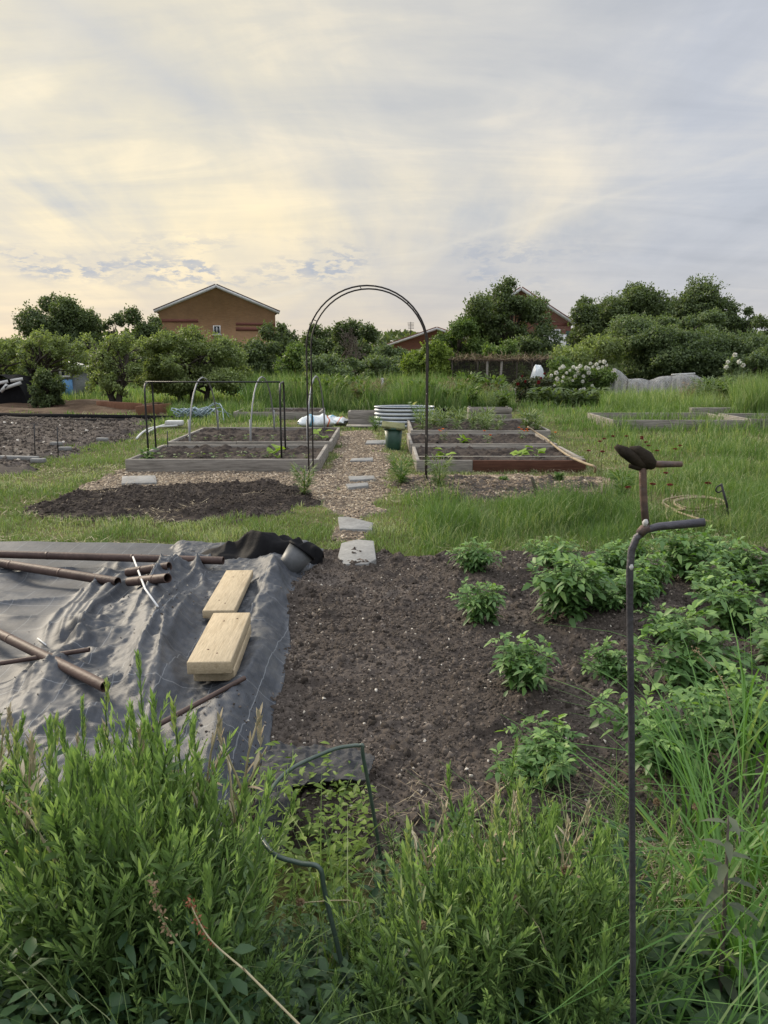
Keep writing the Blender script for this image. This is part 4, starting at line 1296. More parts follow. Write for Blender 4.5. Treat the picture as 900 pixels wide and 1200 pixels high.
# straw and dead stems lying in the turf
b = MB()
x, y = band_pts(34000, 5.4, 12, 1.6); k = free(x, y, .03) & (rng.uniform(0, 1, len(x)) < sstep(.4, .65, fbm(x * 1.4, y * 1.4, 405, 3)) + .5 * (1 - bare(x, y))); x, y = x[k], y[k]; n = len(x)
a = rng.uniform(0, 2 * PI, n); L = rng.uniform(.04, .16, n)
leaves4(b, np.stack([x, y, rng.uniform(.01, .05, n)], 1), np.stack([np.cos(a), np.sin(a), rng.normal(0, .2, n)], 1), np.tile([0, 0, 1.], (n, 1)), L, .006, rng.uniform(0, 1, n))
stuff(b, 'straw', MA['straw'], 'dry straw lying in the turf')

# tall rough grass at the back: feathery green behind the path, pale on the right
def tallband(name, label, px0, px1, Y0, Y1, n, h0, h1, mat, seed, wmul=1.0):
    r = np.random.default_rng(seed)
    y = r.uniform(Y0, Y1, n)
    x = (r.uniform(px0, px1, n) - 450) / 900 * y * 1.01
    k = free(x, y); x, y = x[k], y[k]; m = len(x)
    f = fbm(x * .9, y * .9, seed, 3)
    f2 = fbm(x * 2.6, y * 1.2, seed + 9, 2)
    h = (h0 + (h1 - h0) * sstep(.3, .7, .5 * f + .5 * f2)) * r.uniform(.45, 1.2, m)
    b = MB()
    blades(b, np.stack([x, y, np.zeros(m)], 1), h, y * .0009 * wmul * r.uniform(.7, 1.3, m), r.uniform(0, 2 * PI, m), r.beta(1.6, 3, m) * .9,
           np.where(r.uniform(0, 1, m) < .1 + .35 * sstep(.45, .7, fbm(x * 1.7, y * 1.7, seed + 5, 3)), r.uniform(.9, 1, m), np.clip(r.beta(2, 2, m) * .8 + (f - .5) * .6, 0, .85)), 3)
    return stuff(b, name, mat, label)
tallband('tall_grass', 'feathery tall green grass behind the path', 290, 545, 20, 27, 26000, .3, .95, MA['grass'], 501)
tallband('tall_grass', 'pale tall grass before the draped netting', 700, 1010, 19, 24, 20000, .15, .6, MA['palegrass'], 502)
tallband('tall_grass', 'bright tall grass clump at the right edge', 850, 1010, 18.5, 22.0, 8000, .6, 1.1, MA['palegrass'], 503)
tallband('tall_grass', 'rough grass among the orchard trees', -40, 300, 22.5, 31, 13000, .1, .4, MA['palegrass'], 504)
tallband('tall_grass', 'tall grass beside the fruit cage', 515, 600, 21, 26, 5500, .2, .6, MA['grass'], 505)
tallband('tall_grass', 'rough grass left of the raised beds at the back', 200, 330, 17.2, 21.5, 5000, .12, .42, MA['grass'], 506)
tallband('far_meadow_grass', 'rough meadow beyond the beds', -60, 1000, 27, 40, 22000, .12, .4, MA['grass'], 507, 1.3)

# ================================================================== potato plants
def potato_mesh(seed):
    r = np.random.default_rng(seed)
    lm, sm = MB(), MB()
    ns = r.integers(12, 16)
    for s in range(ns):
        az = 2 * PI * s / ns + r.normal(0, .3); out = r.uniform(.12, .46) * (1.15 if s % 3 else .45); hh = r.uniform(.32, .5) * (1.0 - .45 * (out - .12))
        P = np.array([[math.cos(az) * out * u ** 1.3 + r.normal(0, .006), math.sin(az) * out * u ** 1.3 + r.normal(0, .006), hh * (u - .22 * u * u)] for u in np.linspace(0, 1, 7)])
        P[0, 2] = -.03
        sm.tube(P, np.linspace(.008, .0035, 7), 6)
        nl = 13
        for i in range(nl):
            f = .22 + .78 * i / (nl - 1)
            k = min(5, int(f * 6)); w = f * 6 - k; p0 = P[k] * (1 - w) + P[k + 1] * w
            a2 = az + (i * 2.4) + r.normal(0, .4)
            el = r.uniform(-.15, .55) + (.6 if i == nl - 1 else 0)
            L = r.uniform(.13, .2) * (1 - .35 * f)
            d = np.array([math.cos(a2) * math.cos(el), math.sin(a2) * math.cos(el), math.sin(el)])
            tt = np.linspace(0, 1, 5)
            Q = p0 + d * (L * tt)[:, None] + np.array([0, 0, -1]) * (L * .32 * tt ** 2)[:, None]
            sm.tube(Q, np.linspace(.003, .0015, 5), 4)
            sd = norm(np.cross(d, [0, 0, 1.]))
            bs, ds, Ls = [], [], []
            for u, ll in ((.3, .5), (.55, .8), (.8, .95)):
                pp = p0 + d * L * u + np.array([0, 0, -1]) * L * .32 * u * u
                for sgn in (-1, 1):
                    bs.append(pp); ds.append(norm(sd * sgn + d * .55 + r.normal(0, .18, 3))); Ls.append(.082 * ll * r.uniform(.85, 1.25))
            bs.append(Q[-1]); ds.append(norm(d + np.array([0, 0, -.3]) + r.normal(0, .15, 3))); Ls.append(.1 * r.uniform(.85, 1.2))
            m = len(bs); Ls = np.array(Ls)
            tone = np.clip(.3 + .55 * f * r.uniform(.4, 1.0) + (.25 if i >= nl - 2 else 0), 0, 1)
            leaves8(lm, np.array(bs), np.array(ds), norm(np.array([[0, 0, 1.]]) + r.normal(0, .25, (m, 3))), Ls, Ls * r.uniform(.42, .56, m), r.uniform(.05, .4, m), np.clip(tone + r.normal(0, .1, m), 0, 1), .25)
    return lm, sm
pots = []
protos = []
POTL = ['small leafy potato plant at the far edge of the soil, nearest the path', 'leafy potato plant second from the back in the row nearest the path', 'leafy potato plant in the middle of the row nearest the path',
        'large potato plant at the near end of the row nearest the path', 'potato plant at the far end of the second row', 'wide bushy potato plant close behind the first in the second row',
        'potato plant at the back, just left of the metal stake', 'low potato plant left of the stake beside the bare soil', 'small potato plant tucked behind the stake, left side', 'small potato plant just right of the stake',
        'bushy potato plant at the back right of the stake arm', 'largest potato plant, upright, right of the stake', 'wide low potato plant right of the stake, nearest the camera', 'potato plant at the back near the right edge',
        'bushy potato plant in the far right row, middle distance', 'potato plant cut by the right edge, far one', 'potato plant cut by the right edge, behind tall grass blades', 'potato plant at the right edge between its near and far neighbours',
        'tiny potato plant by the turf behind the stake', 'potato plant at the turf edge toward the right', 'small potato plant filling the gap left of the stake in the second row', 'small potato plant just behind the stake on its right side', 'potato plant between the two back rows toward the right', 'potato plant among the long grass blades, nearest the right edge', 'low potato plant between the stake and the largest plant']
for k, ((px, py, wpx), w) in enumerate(zip(POT, POTW)):
    sc = wpx / 900 * w[1] * (1.08 if k < 4 else 1.2) / .78
    z = float(hN(np.array([w[0]]), np.array([w[1]]))[0]) - .01
    if k < 4:
        root = thing('potato_plant', POTL[k], 'potato plant', (w[0], w[1], z), 'potato plants in the near soil bed')
        lm, sm = potato_mesh(600 + k)
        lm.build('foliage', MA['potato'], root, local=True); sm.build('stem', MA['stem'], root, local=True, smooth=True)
        root.scale = (sc, sc, sc * 1.32); root.rotation_euler = (0, 0, rng.uniform(0, 6))
        protos.append(root)
    else:
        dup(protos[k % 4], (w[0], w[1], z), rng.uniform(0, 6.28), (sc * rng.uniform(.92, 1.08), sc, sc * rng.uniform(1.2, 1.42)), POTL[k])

# ================================================================== foreground weeds
def stalk_mesh(seed, H, nl=64, branch=5):
    branch += 2
    r = np.random.default_rng(seed)
    lm, sm = MB(), MB()
    bend = r.normal(0, .09, 2)
    def axis(p0, d0, L, n, r0):
        P = [np.array(p0, float)]; d = np.array(d0, float)
        for i in range(n):
            d = norm(d + r.normal(0, .075, 3) + np.array([0, 0, .07])); P.append(P[-1] + d * L / n)
        P = np.array(P); sm.tube(P, np.linspace(r0, r0 * .3, n + 1), 5); return P
    def leafy(P, n, L0, L1, f0, dark):
        T = len(P) - 1
        f = np.sort(r.uniform(f0, 1, n)); f = f0 + (1 - f0) * ((np.arange(n) + r.uniform(0, .8, n)) / n)
        k = np.minimum(T - 1, (f * T).astype(int)); w = (f * T - k)[:, None]
        b = P[k] * (1 - w) + P[k + 1] * w; ax = norm(P[k + 1] - P[k])
        az = np.arange(n) * 2.4 + r.normal(0, .3, n)
        o = np.stack([np.cos(az), np.sin(az), np.zeros(n)], 1)
        up_ = (.3 + 2.6 * f)[:, None]
        d = norm(o + ax * up_)
        L = (L0 + (L1 - L0) * f) * r.uniform(.55, 1.35, n)
        W = L * (.2 - .03 * f)
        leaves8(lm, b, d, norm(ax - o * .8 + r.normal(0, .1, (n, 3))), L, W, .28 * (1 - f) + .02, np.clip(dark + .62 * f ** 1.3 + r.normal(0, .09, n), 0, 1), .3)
    P = axis((0, 0, -.04), (bend[0], bend[1], 1), H, 8, .0042)
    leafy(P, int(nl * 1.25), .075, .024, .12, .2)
    for j in range(branch):
        f = r.uniform(.35, .8); k = int(f * 8); az = r.uniform(0, 6.28)
        Q = axis(P[k], (math.cos(az) * .55, math.sin(az) * .55, 1), H * (1 - f) * r.uniform(.55, .95), 5, .0026)
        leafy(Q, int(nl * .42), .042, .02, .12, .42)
    # tip bud cluster
    n = 12; tip = P[-1]
    az = np.arange(n) * 2.4; d = norm(np.stack([np.cos(az) * .32, np.sin(az) * .32, np.ones(n)], 1))
    leaves8(lm, tip + np.stack([np.zeros(n), np.zeros(n), -.05 + .05 * np.arange(n) / n], 1), d, norm(np.stack([-np.cos(az), -np.sin(az), np.full(n, .3)], 1)), .024, .006, 0., np.clip(.85 + r.normal(0, .06, n), 0, 1), .3)
    return lm, sm

def hedge_top(x, y):  # top line of the weed mass, metres
    return .0
variants = []
for v in range(9):
    H = [.62, .7, .56, .66, .74, .5, .6, .46, .52][v]
    variants.append((stalk_mesh(700 + v, H, 60 + (v % 3) * 8, 4 + v % 3), H))
WL = dict(left='tall leafy weed stalk in the dense patch at the lower left', mid='leafy weed stalk in the lower patch around the green hoop and stake')
placed = {}
def put_stalk(x, y, H, zone):
    v = rng.integers(0, len(variants)); (lm, sm), H0 = variants[v]
    sc = H / H0
    z = max(0.0, float(hN(np.array([x]), np.array([y]))[0])) if y > 2 else 0.0
    key = (v, zone)
    nm = 'foreground_weed'
    if v not in placed:
        root = thing(nm, WL[zone], 'weed', (x, y, z), 'weeds at the lower left' if zone == 'left' else 'weeds at the lower middle')
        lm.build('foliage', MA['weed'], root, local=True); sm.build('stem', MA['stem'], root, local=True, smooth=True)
        root.scale = (sc, sc, sc); placed[v] = root
    else:
        root = dup(placed[v], (x, y, z), rng.uniform(0, 6.28), sc, WL[zone], 'weeds at the lower left' if zone == 'left' else 'weeds at the lower middle')
    root.rotation_euler = (rng.normal(0, .07), rng.normal(0, .07), rng.uniform(0, 6.28))

# top outline of the weeds in the photograph (px x -> px y of the tips)
TOPX = [-60, 0, 40, 90, 150, 200, 245, 262, 285, 330, 380, 430, 480, 520, 560, 610, 660, 700, 740, 770, 800, 960]
TOPY = [815, 830, 850, 815, 800, 800, 815, 890, 940, 985, 955, 940, 945, 950, 925, 905, 930, 920, 950, 1030, 1090, 1100]
cnt = 0; tries = 0
while cnt < 262 and tries < 9000:
    tries += 1
    y = 1.22 + .8 * rng.uniform(0, 1) if rng.uniform() < .86 else rng.uniform(.85, 1.22)
    x = rng.uniform(-.62, .40) * y * 1.05
    px = 450 + x / (y * CP + .9 * SP) * 900
    if px > 745 or (px > 690 and y < 1.15): continue
    typ = np.interp(px, TOPX, TOPY)
    if rng.uniform() > .16: typ += abs(rng.normal(0, 55)) + 6
    else: typ += rng.normal(-25, 22)
    H = D(px, typ, y)[2]
    left = px < 258
    if H < (.2 if not left else .3) or H > .86: 
        if H > .86: H = rng.uniform(.62, .82) if left else rng.uniform(.4, .6)
        else: continue
    if not left and H > .66: H = rng.uniform(.42, .66)
    # keep the offcut of membrane and the space under the hoop readable
    pbx, pby = 450 + x / (y * CP + 1.5 * SP) * 900, 0
    if 268 < px < 455:
        if rng.uniform() > .75 or y > 1.85: continue
        typ = max(typ, (1040 if y < 1.45 else 1015) + 50 * rng.uniform()); 
        if 345 < px < 430 and y < 1.45: typ = max(typ, 1130)
        H = D(px, typ, y)[2]
        if H < .1: continue
    if 225 < px < 330 and y > 1.75: continue
    if left and y > 1.95 : continue
    if not left and y > 2.05: continue
    if y < 1.22: H = min(H, .36)
    put_stalk(x, y, H, 'left' if left else 'mid'); cnt += 1

# a second, sparser and paler weed, and dead stems, mixed in
lmS, smS = stalk_mesh(741, .56, 26, 3)
lmD, smD = stalk_mesh(742, .5, 9, 2)
sp_root = dd_root = None
for k in range(84):
    y = rng.uniform(1.05 if k % 3 else 1.45, 2.0); x = rng.uniform(-.6, .36) * y * 1.05; px = 450 + x / (y * CP + .9 * SP) * 900
    if px > 700 or 268 < px < 455: continue
    H = D(px, np.interp(px, TOPX, TOPY) + rng.normal(0, 25), y)[2]
    if not .28 < H < .8: continue
    if k % 3:
        lab, grp = 'thin pale sparse leaved weed stem among the denser weeds', 'sparse pale weeds in the foreground'
        if sp_root is None:
            sp_root = thing('sparse_weed', lab, 'weed', (x, y, 0), grp); lmS.build('foliage', MA['palegrass'], sp_root, local=True); smS.build('stem', MA['stem'], sp_root, local=True, smooth=True); sp_root.scale = (H / .56,) * 3
        else: dup(sp_root, (x, y, 0), rng.uniform(0, 6), H / .56)
    else:
        lab, grp = 'dead straw coloured stem standing among the green weeds', 'dead stems in the foreground'
        if dd_root is None:
            dd_root = thing('dead_stem', lab, 'dead weed', (x, y, 0), grp); lmD.build('foliage', MA['straw'], dd_root, local=True); smD.build('stem', MA['drystem'], dd_root, local=True, smooth=True); dd_root.scale = (H / .5,) * 3
        else: dup(dd_root, (x, y, 0), rng.uniform(0, 6), H / .5)

# undergrowth of broader leaves between the stalks
def undergrowth(name, label, n, xf, yr, zr_, Lr, mat, seed, cond=None):
    r = np.random.default_rng(seed)
    y = r.uniform(*yr, n); x = r.uniform(*xf, n) * y * 1.08; z = r.uniform(*zr_, n) * r.uniform(.3, 1, n)
    k = np.ones(n, bool) if cond is None else cond(x, y)
    k &= ~((np.abs(x - .37) < .1) & (y < 1.16))
    x, y, z = x[k], y[k], z[k]; n = len(x)
    pxx = 450 + x / (y * CP + 1.35 * SP) * 900; z = np.where((pxx > 268) & (pxx < 470) & (y > 1.4) & (seed != 805), z * .6, z)
    az = r.uniform(0, 6.28, n); el = r.uniform(-.2, .7, n)
    d = np.stack([np.cos(az) * np.cos(el), np.sin(az) * np.cos(el), np.sin(el)], 1)
    L = r.uniform(*Lr, n)
    b = MB(); leaves8(b, np.stack([x, y, z], 1), d, norm(np.array([[0, 0, 1.]]) + r.normal(0, .3, (n, 3))), L, L * r.uniform(.25, .5, n), r.uniform(.1, .5, n), np.clip(r.beta(2, 2, n) + (fbm(x * 4, y * 4, seed, 2) - .5), 0, 1), .25)
    return stuff(b, name, mat, label)
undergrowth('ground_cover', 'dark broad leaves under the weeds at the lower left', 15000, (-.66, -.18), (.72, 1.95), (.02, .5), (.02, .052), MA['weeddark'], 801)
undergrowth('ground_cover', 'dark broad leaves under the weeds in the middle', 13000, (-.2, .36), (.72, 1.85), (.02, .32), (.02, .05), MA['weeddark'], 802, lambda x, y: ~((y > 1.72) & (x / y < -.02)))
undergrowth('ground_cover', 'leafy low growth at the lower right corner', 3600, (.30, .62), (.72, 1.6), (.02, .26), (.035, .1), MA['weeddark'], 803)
undergrowth('ground_cover', 'small leaves over the bare patch edge', 1500, (-.1, .5), (1.6, 2.2), (.0, .1), (.02, .05), MA['weed'], 804)
undergrowth('ground_cover', 'low leafy growth spreading on at the right of the soil', 6000, (.55, 1.9), (.5, 2.2), (.02, .2), (.03, .08), MA['weed'], 806)
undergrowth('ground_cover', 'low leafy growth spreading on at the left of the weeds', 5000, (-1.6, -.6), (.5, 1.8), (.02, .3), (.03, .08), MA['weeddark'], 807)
x = rng.uniform(.7, 3.2, 6000); y = rng.uniform(.3, 2.3, 6000)
b = MB(); blades(b, np.stack([x, y, 0 * x], 1), rng.uniform(.08, .3, 6000), .006, rng.uniform(0, 6.28, 6000), rng.beta(2, 2, 6000), rng.beta(2, 2, 6000) * .85, 3); stuff(b, 'meadow_grass', MA['grass'], 'rough grass right of the near soil bed')
b0 = [G(x, y)[:2] for x, y in ((285, 930), (330, 912), (400, 935), (440, 965), (430, 1040), (390, 1080), (320, 1075), (280, 1050), (285, 985))]
undergrowth('ground_cover', 'bright yellow green low weeds around the membrane offcut', 3400, (-.24, .05), (1.45, 2.4), (.02, .26), (.016, .045), MA['bright'], 805, lambda x, y: inpoly(x, y, b0))

# grass blades among the weeds and the long arching grass on the right
def longgrass(name, label, n, pxr, Yr_, hr, wr, lean, mat, seed, nseg=6, curl=1.2):
    r = np.random.default_rng(seed)
    y = r.uniform(*Yr_, n); x = (r.uniform(*pxr, n) - 450) / 900 * y * 1.1
    # grow in clumps
    cl = r.integers(0, max(2, n // 14), n); jx = r.normal(0, .03, n); 
    cx_, cy_ = x[cl % n], y[cl % n]
    x = cx_ + jx; y = np.clip(cy_ + r.normal(0, .03, n), *Yr_)
    kk = ~((np.abs(x - .37) < .09) & (y < 1.2)); y = np.where(kk, y, y + .5)
    z = np.where(y > 2, np.maximum(hN(x, y), 0), 0)
    b = MB(); blades(b, np.stack([x, y, z], 1), r.uniform(*hr, n), r.uniform(*wr, n), r.uniform(0, 6.28, n), r.uniform(*lean, n), np.where(r.uniform(0, 1, n) < .07, .96, r.beta(2, 2, n) * .85), nseg, curl)
    return stuff(b, name, mat, label)
longgrass('long_grass', 'long arching grass blades at the right edge', 240, (805, 985), (1.35, 2.3), (.4, .85), (.006, .013), (.3, 1.1), MA['strap'], 901)
longgrass('long_grass', 'arching grass blades at the lower right corner', 150, (770, 960), (.8, 1.4), (.3, .6), (.004, .009), (.3, .9), MA['strap'], 902)
longgrass('long_grass', 'thin grass blades among the middle weeds', 420, (180, 760), (.8, 1.9), (.25, .5), (.003, .006), (.2, .8), MA['palegrass'], 903)
longgrass('long_grass', 'thin grass blades among the left weeds', 160, (-60, 250), (.8, 1.8), (.4, .66), (.003, .006), (.2, .7), MA['palegrass'], 904)
# dry straw heap at the lower right
r = np.random.default_rng(77)
n = 1500; c = G(800, 1020); x = c[0] + r.normal(0, .17, n); y = c[1] + r.normal(0, .16, n)
a = r.uniform(0, 6.28, n)
b = MB(); leaves4(b, np.stack([x, y, r.uniform(.01, .1, n)], 1), np.stack([np.cos(a), np.sin(a), r.normal(0, .4, n)], 1), np.tile([0, 0, 1.], (n, 1)), r.uniform(.04, .14, n), .0022, r.uniform(0, 1, n))
stuff(b, 'dead_grass', MA['straw'], 'dead straw coloured grass beside the metal stake')
n = 900; x = r.uniform(-.1, 1.5, n); y = r.uniform(1.75, 2.35, n); a = r.uniform(0, 6.28, n)
b = MB(); leaves4(b, np.stack([x, y, np.maximum(hN(x, y), 0) + r.uniform(.005, .04, n)], 1), np.stack([np.cos(a), np.sin(a), r.normal(0, .25, n)], 1), np.tile([0, 0, 1.], (n, 1)), r.uniform(.03, .11, n), .0018, r.uniform(0, .8, n))
stuff(b, 'dead_grass', MA['straw'], 'thin dead stems along the near edge of the soil')

# single stalks one can point at
def stalk(name, label, cat, pts, r0, mat, head=None, hmat=None, group=None):
    p0_, p1_ = np.array(pts[0]), np.array(pts[1]); d_ = norm(p0_ - p1_)
    if d_[2] < -.12:
        pts = [p0_ + d_ * min(.9, (p0_[2] + .02) / -d_[2])] + [np.array(p) for p in pts]
    else:
        e_ = p0_ + d_ * .12; e_[2] = p0_[2] * .55; f_ = e_ + d_ * .05; f_[2] = -.02
        pts = [f_, e_] + [np.array(p) for p in pts]
    P = smooth_path(pts, 4)
    root = thing(name, label, cat, (P[0][0], P[0][1], 0), group)
    b = MB(); b.tube(P, np.linspace(r0, r0 * .5, len(P)), 6); b.build('stem', mat, root, smooth=True)
    if head is not None:
        head(P, root, hmat)
    return root
def spike(P, root, hmat):
    n = 60; k = rng.integers(int(len(P) * .6), len(P), n); p = P[k] + rng.normal(0, .005, (n, 3))
    b = MB(); leaves4(b, p, rdir(n), rdir(n), rng.uniform(.005, .011, n), .0045, rng.beta(2, 2, n)); b.build('seed_spike', hmat, root)
def ball(P, root, hmat):
    n = 70; u = rdir(n); b = MB(); leaves4(b, P[-1] + u * .007, u, rdir(n), .009, .005, rng.beta(2, 2, n)); b.build('seed_head', hmat, root)
stalk('dock_stalk', 'reddish dock seed stalk leaning among the lower left weeds', 'dock stalk', [D(330, 1180, 1.0), D(290, 1140, 1.05), D(250, 1105, 1.1), D(232, 1078, 1.12), D(222, 1055, 1.14)], .0022, MA['drystem'], spike, MA['rusty'])
stalk('seeding_stalk', 'pale seeding weed stalk leaning left in the foreground', 'weed', [D(300, 1230, .95), D(250, 1160, 1.0), D(205, 1100, 1.04), D(186, 1068, 1.06), D(178, 1030, 1.07)], .0028, MA['stem'], spike, MA['seedhead'])
for k, (pts, lab) in enumerate(((((585, 1110), (540, 1090), (494, 1085)), 'thin stalk with brown seed head, lowest of the left pair in mid foreground'), (((645, 1130), (630, 1085), (600, 1052)), 'thin stalk with brown seed head, upper one leaning left in mid foreground'),
        (((652, 1110), (655, 1060), (662, 1020)), 'thin stalk with brown seed head standing upright near the stake'), (((400, 1100), (420, 1058), (352, 1058)), 'thin curved stalk with brown seed head behind the hoop leg'),
        (((470, 1260), (400, 1190), (340, 1162)), 'thin stalk with green brown seed head at the bottom edge'), (((880, 1080), (835, 1000), (770, 940)), 'thin pale stalk with seed head left of the long right grass'), (((890, 1070), (850, 1010), (816, 945)), 'thin pale stalk with seed head inside the long right grass'))):
    yy = 1.25 + .1 * k if k < 5 else 1.75
    stalk('seed_head_stalk', lab, 'seed stalk', [D(*p, yy) for p in pts], .0022, MA['drystem'] if k % 2 else MA['stem'], ball, MA['seedhead'], 'seed head stalks in the foreground')
stalk('grass_stalk', 'pale bent grass stalk arching over the soil near the largest left potato plant', 'grass stalk', [D(505, 1010, 2.0), D(535, 972, 2.05), D(570, 940, 2.1), D(600, 915, 2.1)], .005, MA['drystem'], spike, MA['seedhead'])
stalk('grass_stalk', 'pale grass head arching left at the upper right potato plant', 'grass stalk', [D(870, 900, 2.2), D(858, 840, 2.2), D(845, 795, 2.2), D(815, 762, 2.2)], .003, MA['drystem'], spike, MA['seedhead'])
stalk('grass_stalk', 'pale grass head at the left photograph edge above the weeds', 'grass stalk', [D(60, 1000, 1.3), D(35, 960, 1.3), D(10, 938, 1.3), D(-10, 932, 1.3)], .003, MA['drystem'], spike, MA['seedhead'])
# dark broad leaved nettle like plant in the lower right
lm, sm = MB(), MB()
r = np.random.default_rng(31); base = G(838, 1235); base[2] = 0
P = np.array([base, base + [.0, .01, .2], base + [-.005, .02, .42], base + [-.008, .03, .56]]); sm.tube(P, [.006, .005, .004, .002], 6)
for i in range(26):
    f = .2 + .8 * i / 25; p = base + np.array([-.008 * f, .03 * f, .56 * f]); az = i * 2.2
    leaves8(lm, p[None], np.array([[math.cos(az), math.sin(az), .3 - .3 * f + .1]]), np.array([[0, 0, 1.]]), (.1 * (1.15 - .6 * f)), .03 * (1.15 - .6 * f), .4, r.uniform(0, .6), .2)
root = thing('broadleaf_weed', 'dark broad leaved weed standing alone right of the stake foot', 'weed', base)
lm.build('foliage', leafmat('dark_weed_leaf', (.045, .062, .036), (.1, .12, .07), None, .15, .5, .35), root); sm.build('stem', MA['twig'], root, smooth=True)

# ================================================================== small plants in the beds
def plantlet(name, label, cat, pos, h, n, L, mat, group=None, up=.6, flower=None, nf=0, stemh=.0, Wf=.45):
    root = thing(name, label, cat, pos, group)
    b = MB(); az = rng.uniform(0, 6.28, n); f = rng.uniform(0, 1, n)
    p = np.stack([np.cos(az) * h * .25 * f, np.sin(az) * h * .25 * f, h * (.1 + .7 * f)], 1)
    d = np.stack([np.cos(az), np.sin(az), rng.uniform(-.1, 1.2, n) * up], 1)
    leaves8(b, p, d, norm(np.array([[0, 0, 1.]]) + rng.normal(0, .3, (n, 3))), L * rng.uniform(.7, 1.3, n), L * Wf * rng.uniform(.7, 1.2, n), .25, rng.beta(2, 2, n), .2)
    b.build('foliage', mat, root, local=True)
    s = MB(); s.tube([[0, 0, -.03], [0, 0, h * .75]], [max(.003, h * .03), max(.002, h * .015)], 5); s.build('stem', MA['stem'], root, local=True)
    for k in range(nf):
        fb = MB(); c = np.array([rng.normal(0, h * .3), rng.normal(0, h * .3), h * rng.uniform(.7, 1.1)]); m = 16; a = np.arange(m) * 2.4
        leaves8(fb, np.tile(c, (m, 1)), np.stack([np.cos(a), np.sin(a), rng.uniform(.1, .9, m)], 1), np.tile([0, 0, 1.], (m, 1)), .03, .016, 0, rng.uniform(0, 1, m), .1)
        fb.build('flower', flower, root, local=True)
    return root

p0 = None
for k in range(13):
    q = G(152 + k * 16.5, 536 + .3 * (k % 3), .14)
    y = 10.28; x = -3.15 + k * .175
    if p0 is None: p0 = plantlet('seedling', 'tiny pale seedling in the row along the front of the nearest left bed', 'seedling', (x, y, .12), .1, 9, .055, MA['veg'], 'seedlings in the front left bed')
    else: dup(p0, (x, y + rng.normal(0, .02), .12), rng.uniform(0, 6), rng.uniform(.8, 1.3))
p1 = None
for k in range(10):
    x = -3.1 + k * .22; y = 12.4
    if p1 is None: p1 = plantlet('seedling', 'tiny pale seedling in the row along the second left bed', 'seedling', (x, y, .12), .11, 9, .06, MA['veg'], 'seedlings in the second left bed')
    else: dup(p1, (x, y + rng.normal(0, .05), .12), rng.uniform(0, 6), rng.uniform(.8, 1.3))
for (px, py, Y, h, lab) in ((322, 533, 10.4, .2, 'bright lime leaved squash seedling at the right end of the front left bed'), (377, 522, 12.6, .2, 'bright lime leaved squash seedling in the right corner of the second left bed'),
                            (522, 541, 10.3, .17, 'small lime squash plant at the left end of the reddish fronted bed'), (628, 542, 10.4, .2, 'larger lime squash plant at the right end of the reddish fronted bed'), (610, 541, 10.6, .13, 'green squash seedling left of the larger one in the reddish fronted bed'), (540, 527, 12.1, .14, 'small lime seedling in the marigold bed')):
    x = D(px, py, Y)[0]
    plantlet('squash_plant', lab, 'squash plant', (x, Y, .11), h, 7, .15, MA['lime'], None, .5, Wf=.9)
for (px, Y, nf, lab) in ((612, 12.6, 5, 'orange marigold clump with most flowers, in the middle right bed'), (520, 12.5, 3, 'orange marigold near the left end of the middle right bed'), (571, 12.0, 2, 'small orange marigold at the centre of the middle right bed'), (647, 11.95, 1, 'single orange marigold by the hose in the middle right bed')):
    x = D(px, 530, Y)[0]
    plantlet('marigold', lab, 'marigold', (x, Y, .11), .2, 26, .06, MA['veg'], None, .6, MA['petalo'], nf)
plantlet('weedy_herb', 'green weedy tuft at the left corner of the front left bed', 'herb', (-3.1, 10.0, .13), .2, 50, .1, MA['weed'])
v0 = None
for k in range(26):
    x = .62 + rng.uniform(0, 1) * 2.2; y = 13.95 + rng.uniform(0, 1) * 2.0
    lab = 'leafy onion and salad plants crowded in the farthest right bed'
    if v0 is None: v0 = [plantlet('bed_vegetable', 'blue green leafy vegetable in the crowded farthest right bed', 'vegetable', (x, y, .12), .42, 110, .17, MA['veg'], 'vegetables in the farthest right bed', 1.5, Wf=.13)]
    else: dup(v0[0], (x, y, .12), rng.uniform(0, 6), rng.uniform(.5, .95))
plantlet('fennel_clump', 'feathery dark green clump right of the steel planter', 'fennel', (*G(492, 503)[:2], 0), .6, 420, .11, MA['weed'], None, 1.2, Wf=.12)
plantlet('fennel_clump', 'feathery low green clump left of the steel planter', 'fennel', (*G(440, 505)[:2], 0), .32, 260, .1, MA['weed'], None, 1.2, Wf=.14)
plantlet('pumpkin_leaf_plant', 'broad leaved plant growing in the steel planter', 'squash plant', (*G(484, 496)[:2], .25), .25, 9, .2, MA['veg'], None, .7, Wf=.6)
